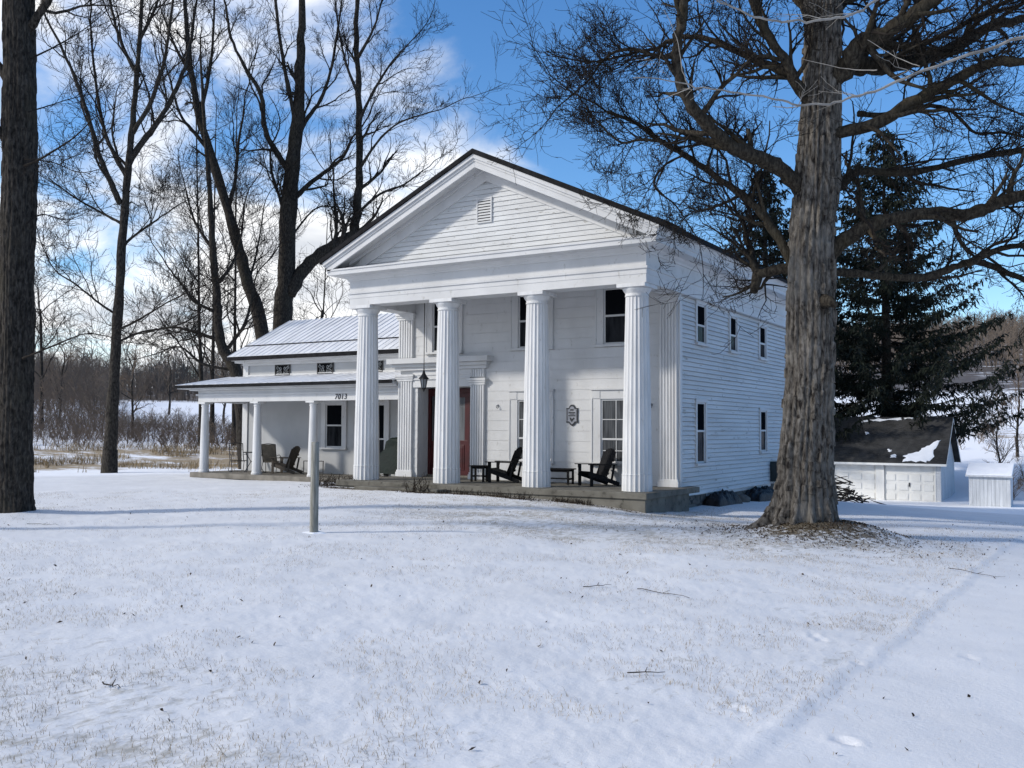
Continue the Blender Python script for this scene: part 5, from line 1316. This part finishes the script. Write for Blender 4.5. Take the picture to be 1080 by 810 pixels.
def off_frame_trees():
    """A young pale tree just right of the picture whose low branches reach across the maple, and one on the left that shades the lawn."""
    D = 9.0
    b = at(1330, 700, D); gz = gh(b[0], b[1])
    root = tag(empty('sapling_tree', (b[0], b[1], gz)), 'pale smooth branches reaching in from the right edge across the maple', 'tree'); o = np.array([b[0], b[1], gz])
    T = Tree(91); tw = Tree(92)
    T.limb([b-np.array([0, 0, 0.3]), b+np.array([0.02, 0.03, 0.3]), at(1338, 520, D), at(1318, 380, D+0.15), at(1332, 200, D), at(1322, 0, D-0.1), at(1342, -250, D)], 0.10, 0.03, 2, 8, 1.1, 0.5, 0.08, 0.003, True, jit=0.12)
    for pts, r0, r1, dd in (([(1326, -20), (1230, 0), (1140, 18), (1080, 38), (1010, 62), (955, 82), (915, 98), (880, 108), (848, 111), (818, 105), (780, 98), (735, 92), (700, 84), (668, 82)], 0.021, 0.004, -1.0),
                            ([(1330, -160), (1200, -120), (1060, -60), (960, -22), (925, 0), (900, 14), (868, 21), (825, 22), (795, 17), (760, 2), (740, -15)], 0.019, 0.006, -1.2),
                            ([(848, 111), (830, 114), (815, 112)], 0.008, 0.004, 0.0), ([(970, 70), (945, 60), (915, 42)], 0.006, 0.003, 0.2), ([(925, 74), (895, 73), (845, 62)], 0.007, 0.003, 0.3), ([(728, 93), (720, 75), (714, 40), (700, 10)], 0.007, 0.003, -0.2), ([(728, 93), (715, 98), (695, 106)], 0.007, 0.003, 0)):
        Q = []
        for p in W_(pts, D, dd): Q.append(p)
        T.limb(Q, r0, r1, 2, 5 if r0 > 0.015 else 0, 0.5, 0.3, 0.05, 0.0022, False, jit=0.16)
    T.wood.v += []; 
    T.finish(root, M['pale_twig'], M['pale_twig'], True, o)
    b = at(-330, 640, 15.5); gz = gh(b[0], b[1])
    young_tree('shade_tree', 'bare tree beyond the left edge that throws faint shadow bands on the lawn', 15.5, [(-330, 625), (-332, 500), (-336, 300), (-340, 100), (-350, -150), (-352, -400)], 0.26,
               [([(-336, 150), (-300, 60), (-240, -40), (-180, -140)], 0.10, 0.04, 1), ([(-338, 100), (-400, 0), (-450, -120)], 0.1, 0.04, -1), ([(-340, -50), (-300, -160), (-250, -300)], 0.09, 0.03, 0)], 97, L=1.8, kids=8)
off_frame_trees()

def spruce(label, base_px, D, top_y, spread, seed, lowest, dens=1.0):
    b = at(base_px[0], base_px[1], D); gz = gh(b[0], b[1])
    top = at(base_px[0], top_y, D); Ht = top[2]-gz
    root = tag(empty('spruce_tree', (b[0], b[1], gz)), label, 'tree', 'dark spruces behind the house')
    rn = np.random.default_rng(seed)
    t = MB(); t.tube([(0, 0, -0.3), (0.02, 0, Ht*0.3), (0, 0.03, Ht*0.6), (0, 0, Ht)], [0.36, 0.28, 0.16, 0.02], 10)
    V = []; F = []
    z = lowest
    def spray(p, d, L, n, hang):
        """needle shoots along a branchlet: narrow leaf-sized blades on all sides, hanging below it"""
        d = unit(d)
        for i in range(n):
            q = p+d*L*(i+rn.uniform(0, 1))/n
            a = unit(d*rn.uniform(0.2, 0.9)+rn.normal(size=3)*0.55+np.array([0, 0, -hang*rn.uniform(0.3, 1.3)]))
            l = rn.uniform(0.16, 0.36); s = unit(np.cross(a, rn.normal(size=3)))*rn.uniform(0.022, 0.05)
            k = len(V); V.extend([q-s, q+s, q+a*l*0.6+s*0.8, q+a*l, q+a*l*0.6-s*0.8]); F.append((k, k+1, k+2, k+3, k+4))
    while z < Ht-0.25:
        f = (z-lowest)/(Ht-lowest)
        R_ = spread*(1-f)**0.82*rn.uniform(0.75, 1.12)+0.15
        nb = int((7 if f < 0.75 else 5)*dens)
        a0 = rn.uniform(0, 6.28)
        for k in range(nb):
            if rn.uniform() < 0.10: continue
            th = a0+2*math.pi*k/nb+rn.normal()*0.25; Rb = R_*rn.uniform(0.62, 1.1)
            o2 = np.array([math.cos(th), math.sin(th), 0]); pts = []
            droop = 0.30*(1-f)+0.02
            for i in range(7):
                s = i/6; pts.append(np.array([0, 0, z+rn.normal()*0.03])+o2*Rb*s+np.array([0, 0, Rb*((0.22*f-0.34*(1-f))*s+(0.50*(1-f))*s**2.3)]))
            t.tube(pts, [0.045*(1-f)+0.012]+[max(0.008, (0.045*(1-f)+0.012)*(1-i/6)) for i in range(1, 7)], 4, False)
            nsp = max(3, int(Rb*3.6))
            for j in range(nsp):
                s = 0.16+0.84*(j+rn.uniform(0, 1))/nsp; ii = min(5, int(s*6)); q = pts[ii]+(pts[ii+1]-pts[ii])*(s*6-ii)
                bd = unit(pts[ii+1]-pts[ii])
                for sg in (-1, 1):
                    sd = unit(np.cross(bd, [0, 0, 1]))*sg; L_ = rn.uniform(0.35, 0.85)*min(1.0, 0.25+Rb*0.28)*(1.15-0.6*s)
                    dd_ = unit(bd*0.65+sd*0.8+np.array([0, 0, -0.35*rn.uniform(0, 1.6)])); spray(q, dd_, L_, max(4, int(L_*13)), 0.8)
                spray(q, unit(np.array([0, 0, -1])+bd*0.35+rn.normal(size=3)*0.2), rn.uniform(0.25, 0.6)*min(1, 0.3+Rb*0.25), 6, 0.6)
        z += (0.46 if f < 0.7 else 0.30)*rn.uniform(0.75, 1.25)
    t.build('trunk', M['dark_bark'], root, smooth=True)
    m = MB(); m.v = [tuple(v) for v in V]; m.n = len(V); m.f = F
    m.build('crown', M['needles'], root)
spruce('tall dark spruce with drooping boughs rising behind the garage roof', (936, 508), 53.0, 128, 8.6, 5, 3.2, 1.12)
spruce('dark spruce half hidden behind the house eave and the maple trunk', (808, 500), 52.0, 172, 6.0, 8, 3.0, 1.1)

# ------------------------------------------------------------------ far woods, thickets and dry grass
def simple_trees(name, mat, spots, hmin, hmax, seed, br=14, r=0.05, lean=0.08, spread=0.32):
    rn = np.random.default_rng(seed); m = MB()
    for (x, y) in spots:
        z = gh(x, y)-0.2; h = rn.uniform(hmin, hmax); d = np.array([rn.normal()*lean, rn.normal()*lean, 1.0])
        b = np.array([x, y, z]); tp = b+d*h
        m.tube([b, b+d*h*0.5+rn.normal(size=3)*0.02*h, tp], [r*1.6, r*1.1, r*0.35], 3, False)
        for k in range(br):
            f = rn.uniform(0.15, 0.97); p = b+d*h*f; th = rn.uniform(0, 6.28); L = h*spread*(1.15-f)*rn.uniform(0.6, 1.3)+0.1*h
            e = np.array([math.cos(th)*0.75, math.sin(th)*0.75, rn.uniform(0.5, 1.1)])
            q = p+e*L; m.tube([p, p+e*L*0.5+rn.normal(size=3)*0.05*L, q], [r*0.6, r*0.42, r*0.2], 3, False)
            for _ in range(2):
                g = p+(q-p)*rn.uniform(0.3, 0.9); e2 = unit(e+rn.normal(size=3)*0.6); m.tube([g, g+e2*L*0.5], [r*0.35, r*0.15], 3, False)
    return m.build(name, mat)
def spots(n, d0, d1, t0, t1, seed, test=None):
    rn = np.random.default_rng(seed); out = []
    while len(out) < n:
        d = d0+(d1-d0)*rn.uniform()**0.8; t = rn.uniform(t0, t1)
        p = CAM[:2]+FWH*d+RTH*d*t
        if test is None or test(d, t, p): out.append((p[0], p[1]))
    return out
TL = -0.62
o = simple_trees('far_woods', M['wood_twig'], spots(1100, 132, 360, -0.60, -0.10, 1)+spots(1900, 190, 480, 0.30, 0.62, 2), 4.5, 9.5, 3, 11, 0.095)
tag(o, 'grey brown leafless woods covering the far hillside', 'woods', kind='stuff')
def brush_ok(d, t, p): return fbm(np.array(p[0]*0.14), np.array(p[1]*0.14), 40, 2) > 0.40
o = simple_trees('thicket', M['brush_twig'], spots(430, 56, 66, -0.60, -0.20, 4)+spots(160, 66, 84, -0.42, -0.30, 24, brush_ok)+spots(700, 62, 120, -0.62, -0.405, 15)+spots(520, 120, 142, -0.60, -0.16, 5)+spots(60, 60, 78, 0.36, 0.60, 6, brush_ok)+spots(60, 47, 52, 0.49, 0.62, 14), 0.5, 1.9, 7, 18, 0.016, 0.28, 0.45)
o2 = simple_trees('tall_thicket', M['brush_twig'], spots(230, 66, 125, -0.62, -0.42, 25)+spots(190, 120, 145, -0.60, -0.16, 26), 3.0, 6.5, 8, 20, 0.03, 0.15, 0.36)
tag(o2, 'tall grey brown brush in front of the far woods', 'brush', kind='stuff')
tag(o, 'brown leafless thicket of shrubs along the edge of the snowy field', 'thicket', kind='stuff')
for (px, py, D, h_, sd, lb) in ((140, 458, 66, 7.5, 3, 'small bare tree standing in the brown thicket right of the slender tree'), (62, 460, 82, 9, 5, 'bare tree in the brush just right of the thick left trunk'), (178, 440, 98, 9, 7, 'bare tree at the far field edge left of the wing porch'),
                               (1074, 505, 62, 7.0, 19, 'bare tree on the snow slope cut by the right edge'), (1053, 500, 50, 5.0, 9, 'thin sapling behind the storage bin at the right edge'), (236, 445, 88, 8, 11, 'bare tree seen past the wing porch corner post')):
    b = at(px, py, D); gz = gh(b[0], b[1]); root = tag(empty('small_tree', (b[0], b[1], gz)), lb, 'tree', 'small bare trees beyond the lawn')
    T = Tree(100+sd); p0 = np.array([b[0], b[1], gz-0.2]); n = 6; P = [p0+np.array([T.r.normal()*0.05*i, T.r.normal()*0.05*i, h_*i/n]) for i in range(n+1)]
    T.limb(P, 0.012*h_+0.03, 0.012, 3, 18, h_*0.30, 0.2, 0.10, 0.012); T.finish(root, M['dark_bark'], M['brush_twig'], None, (b[0], b[1], gz))

def blades(name, mat, P, hmin, hmax, wid, seed, lean=0.5, bend=True):
    """Single grass blades, three faces each."""
    rn = np.random.default_rng(seed); n = len(P)
    h = rn.uniform(hmin, hmax, n); a = rn.uniform(0, 2*math.pi, n); l = rn.uniform(0.05, lean, n)*h
    sx, sy = np.cos(a+1.57)*wid, np.sin(a+1.57)*wid
    B = np.array(P)
    def row(f, k, w_): 
        c = B+np.stack([np.cos(a)*l*k, np.sin(a)*l*k, h*f], 1); s = np.stack([sx*w_, sy*w_, 0*sx], 1); return c-s, c+s
    r0, r1 = row(-0.05, 0, 1), row(0.6, 0.35, 0.75); tp = B+np.stack([np.cos(a)*l, np.sin(a)*l, h*0.95], 1)
    V = np.stack([r0[0], r0[1], r1[0], r1[1], tp], 1).reshape(-1, 3)
    i = np.arange(n)*5
    F = np.concatenate([np.stack([i, i+1, i+3], 1), np.stack([i, i+3, i+2], 1), np.stack([i+2, i+3, i+4], 1)])
    return np_mesh(name, V, F, mat, None, False)
def lawn_points(n, d0, d1, seed, keep, half=0.60, power=1.0):
    rn = np.random.default_rng(seed)
    d = d0+(d1-d0)*rn.uniform(size=n)**power; t = rn.uniform(-half, half, n)
    x = CAM[0]+FWH[0]*d+RTH[0]*d*t; y = CAM[1]+FWH[1]*d+RTH[1]*d*t
    k = keep(x, y, rn)
    inside = ((x > -9.1) & (x < 0.62) & (y > -0.7) & (y < 14)) | ((x > -18.6) & (x < -8.9) & (y > 2.1) & (y < 10))
    k = k & ~inside
    x, y = x[k], y[k]; return np.stack([x, y, ground_h(x, y)], 1)
def keep_thin(x, y, rn):
    th = cover_masks(x, y)[0]; cl = fbm(x*1.7, y*1.7, 77, 3)
    return rn.uniform(size=len(x)) < np.clip(th*1.2+0.03, 0, 1)*sstep(0.38, 0.60, cl)
P = lawn_points(260000, 3.8, 26, 8, keep_thin, 0.58, 0.75)
tag(blades('lawn_grass', M['dry_grass_lawn'] if 'dry_grass_lawn' in M else M['dry_grass'], P, 0.012, 0.04, 0.0013, 9, 2.2), 'dry grass blades poking through thin snow on the lawn', 'grass', kind='stuff')
def keep_tan(x, y, rn):
    return rn.uniform(size=len(x)) < cover_masks(x, y)[2]*sstep(0.50, 0.62, fbm(x*0.35, y*0.6, 78, 3))
P = lawn_points(90000, 40, 60, 10, keep_tan, 0.60)
P = P[((P[:, 0]-CAM[0])*RTH[0]+(P[:, 1]-CAM[1])*RTH[1]) < -4]
tag(blades('meadow_grass', M['dry_grass'], P, 0.10, 0.42, 0.012, 12, 1.3), 'tall tan dead grass in the snow beyond the lawn', 'grass', kind='stuff')

def fallen_leaves():
    rn = np.random.default_rng(15)
    def keep(x, y, r_):
        lt = cover_masks(x, y)[4]; th = cover_masks(x, y)[0]
        return r_.uniform(size=len(x)) < np.clip(lt*0.9+0.012+0.035*th*np.exp(-((x-2)**2+(y+2.5)**2)/40), 0, 1)
    A = lawn_points(16000, 4, 24, 16, keep, 0.58, 0.8)
    B = np.stack([TREE_XY[0]+rn.normal(size=2600)*0.85+0.1, TREE_XY[1]+rn.normal(size=2600)*0.85-0.2], 1)
    B = np.column_stack([B, ground_h(B[:, 0], B[:, 1])])
    cl = np.array([(-8.7, -1.0, 0.5), (-4.6, -1.0, 0.45), (-3.4, -1.0, 0.5), (-2.4, -1.6, 0.35), (-1.1, -1.0, 0.6), (-9.4, -0.3, 0.5), (-5.6, -1.3, 0.4)])
    q = rn.integers(0, len(cl), 1500); C = np.stack([cl[q, 0]+rn.normal(size=1500)*cl[q, 2], cl[q, 1]-np.abs(rn.normal(size=1500))*0.22+0.15], 1)
    C = C[(C[:, 1] < -0.68) | (C[:, 0] < -9.1)]; C = np.column_stack([C, ground_h(C[:, 0], C[:, 1])])
    P = np.concatenate([A, B, C]); n = len(P)
    a = rn.uniform(0, 6.28, n); s = rn.uniform(0.010, 0.026, n); tz = rn.uniform(-0.9, 0.9, n)
    d = np.stack([np.cos(a), np.sin(a), tz], 1)*s[:, None]; e = np.stack([-np.sin(a), np.cos(a), rn.uniform(-1.0, 1.0, n)], 1)*(s*0.55)[:, None]
    c = P+np.array([0, 0, 0.012])
    V = np.stack([c-d, c-e*0.8+[0, 0, 0.004], c+e*0.2-[0, 0, 0.006], c+e*0.9+[0, 0, 0.006], c+d], 1).reshape(-1, 3); i = np.arange(n)*5
    F = np.concatenate([np.stack([i, i+1, i+2], 1), np.stack([i, i+2, i+3], 1), np.stack([i+1, i+4, i+2], 1), np.stack([i+2, i+4, i+3], 1)])
    tag(np_mesh('fallen_leaves', V, F, M['leaf'], None, False), 'brown dead leaves scattered on the snow and round the maple roots', 'leaves', kind='stuff')
fallen_leaves()

def ground_twig(px, py, L, ang, seed, label):
    d = 12.0
    for _ in range(30):
        p = at(px, py, d); d += (p[2]-gh(p[0], p[1]))/max(0.05, -(FW-UP*(py-405)/FPX)[2])*0.7
    rn = random.Random(seed); m = MB(); pts = []
    for i in range(7):
        t = i/6-0.5; x = p[0]+L*t*math.cos(ang)+rn.uniform(-.02, .02); y = p[1]+L*t*math.sin(ang)+rn.uniform(-.03, .03); pts.append((x, y, gh(x, y)+0.012+rn.uniform(0, 0.02)))
    m.tube(pts, [0.0052-0.0005*i for i in range(7)], 5)
    m.tube([pts[3], (pts[3][0]+0.10*math.cos(ang+0.7)*L, pts[3][1]+0.10*math.sin(ang+0.7)*L, pts[3][2]+0.03)], [0.004, 0.002], 4)
    tag(m.build('fallen_twig', M['stalk'], None), label, 'twig', 'twigs lying on the snow')
ground_twig(118, 726, 0.16, 0.3, 1, 'short dark twig on the snow in the lower left lawn')
ground_twig(698, 627, 0.75, -0.25, 2, 'longest bare twig on the snow between house and drive')
ground_twig(630, 620, 0.35, 1.0, 3, 'small upright looking twig left of the longest twig')
ground_twig(46, 554, 0.7, 0.2, 4, 'thin twig on the snow beside the thick left trunk')
ground_twig(1030, 606, 0.8, -0.4, 5, 'thin twig on the bank at the right edge of the lawn')
ground_twig(680, 712, 0.3, 0.8, 6, 'faint short twig on the snow in the lower middle lawn')

def dead_plant(x, y, n, hmin, hmax, seed, label, spread=0.25, nm='dead_plant'):
    rn = np.random.default_rng(seed); m = MB()
    for i in range(n):
        a = rn.uniform(0, 6.28); r_ = spread*math.sqrt(rn.uniform()); bx, by = x+r_*math.cos(a)*1.6, y+r_*math.sin(a)*0.6; z = gh(bx, by)-0.03; h_ = rn.uniform(hmin, hmax)
        d = np.array([rn.normal()*0.35, rn.normal()*0.35, 1.0]); p = np.array([bx, by, z]); q = p+d*h_*0.6; e = q+unit(d+rn.normal(size=3)*0.7)*h_*0.5
        m.tube([p, q, e], [0.009, 0.007, 0.003], 3, False)
        for _ in range(3):
            g = p+(q-p)*rn.uniform(0.4, 1.0); m.tube([g, g+unit(rn.normal(size=3)+np.array([0, 0, 0.3]))*h_*0.25], [0.006, 0.003], 3, False)
    return tag(m.build(nm, M['stalk'], None), label, 'dead plant', 'dead plants along the porch front')
dead_plant(-5.63, -1.10, 26, 0.25, 0.65, 1, 'spindly dead flower stalks in front of the second column from the left')
dead_plant(-4.6, -1.05, 40, 0.08, 0.2, 2, 'low dead stems at the porch front just right of the second column', 0.4)
dead_plant(-2.45, -1.55, 45, 0.08, 0.24, 3, 'dark low tuft of dead stems left of the third column on the lawn', 0.35)
dead_plant(-1.2, -1.0, 110, 0.06, 0.18, 4, 'flattened dead stems against the porch base near its right corner', 0.38)
dead_plant(-3.55, -0.95, 40, 0.06, 0.2, 5, 'low dead stems at the porch front between the middle columns', 0.4)
dead_plant(-9.3, -0.2, 160, 0.10, 0.42, 6, 'heap of dead stems and leaves beside the left end of the porch', 0.55)
def brush_pile():
    rn = np.random.default_rng(3); b = at(884, 514, 42); m = MB(); z = gh(b[0], b[1])
    for i in range(90):
        p = np.array([b[0]+rn.normal()*0.5, b[1]+rn.normal()*0.5, z]); p[2] += rn.uniform(0, 1.1)*math.exp(-((p[0]-b[0])**2+(p[1]-b[1])**2)*1.6); a = rn.uniform(0, 6.28); d = np.array([math.cos(a), math.sin(a), rn.uniform(-0.2, 0.5)])*rn.uniform(0.4, 0.9)
        m.tube([p-d/2, p+rn.normal(size=3)*0.03, p+d/2], [0.035, 0.03, 0.015], 4, False)
    tag(m.build('brush_pile', M['dark_bark'], None), 'dark pile of cut branches beside the garage behind the maple trunk', 'brush pile')
brush_pile()
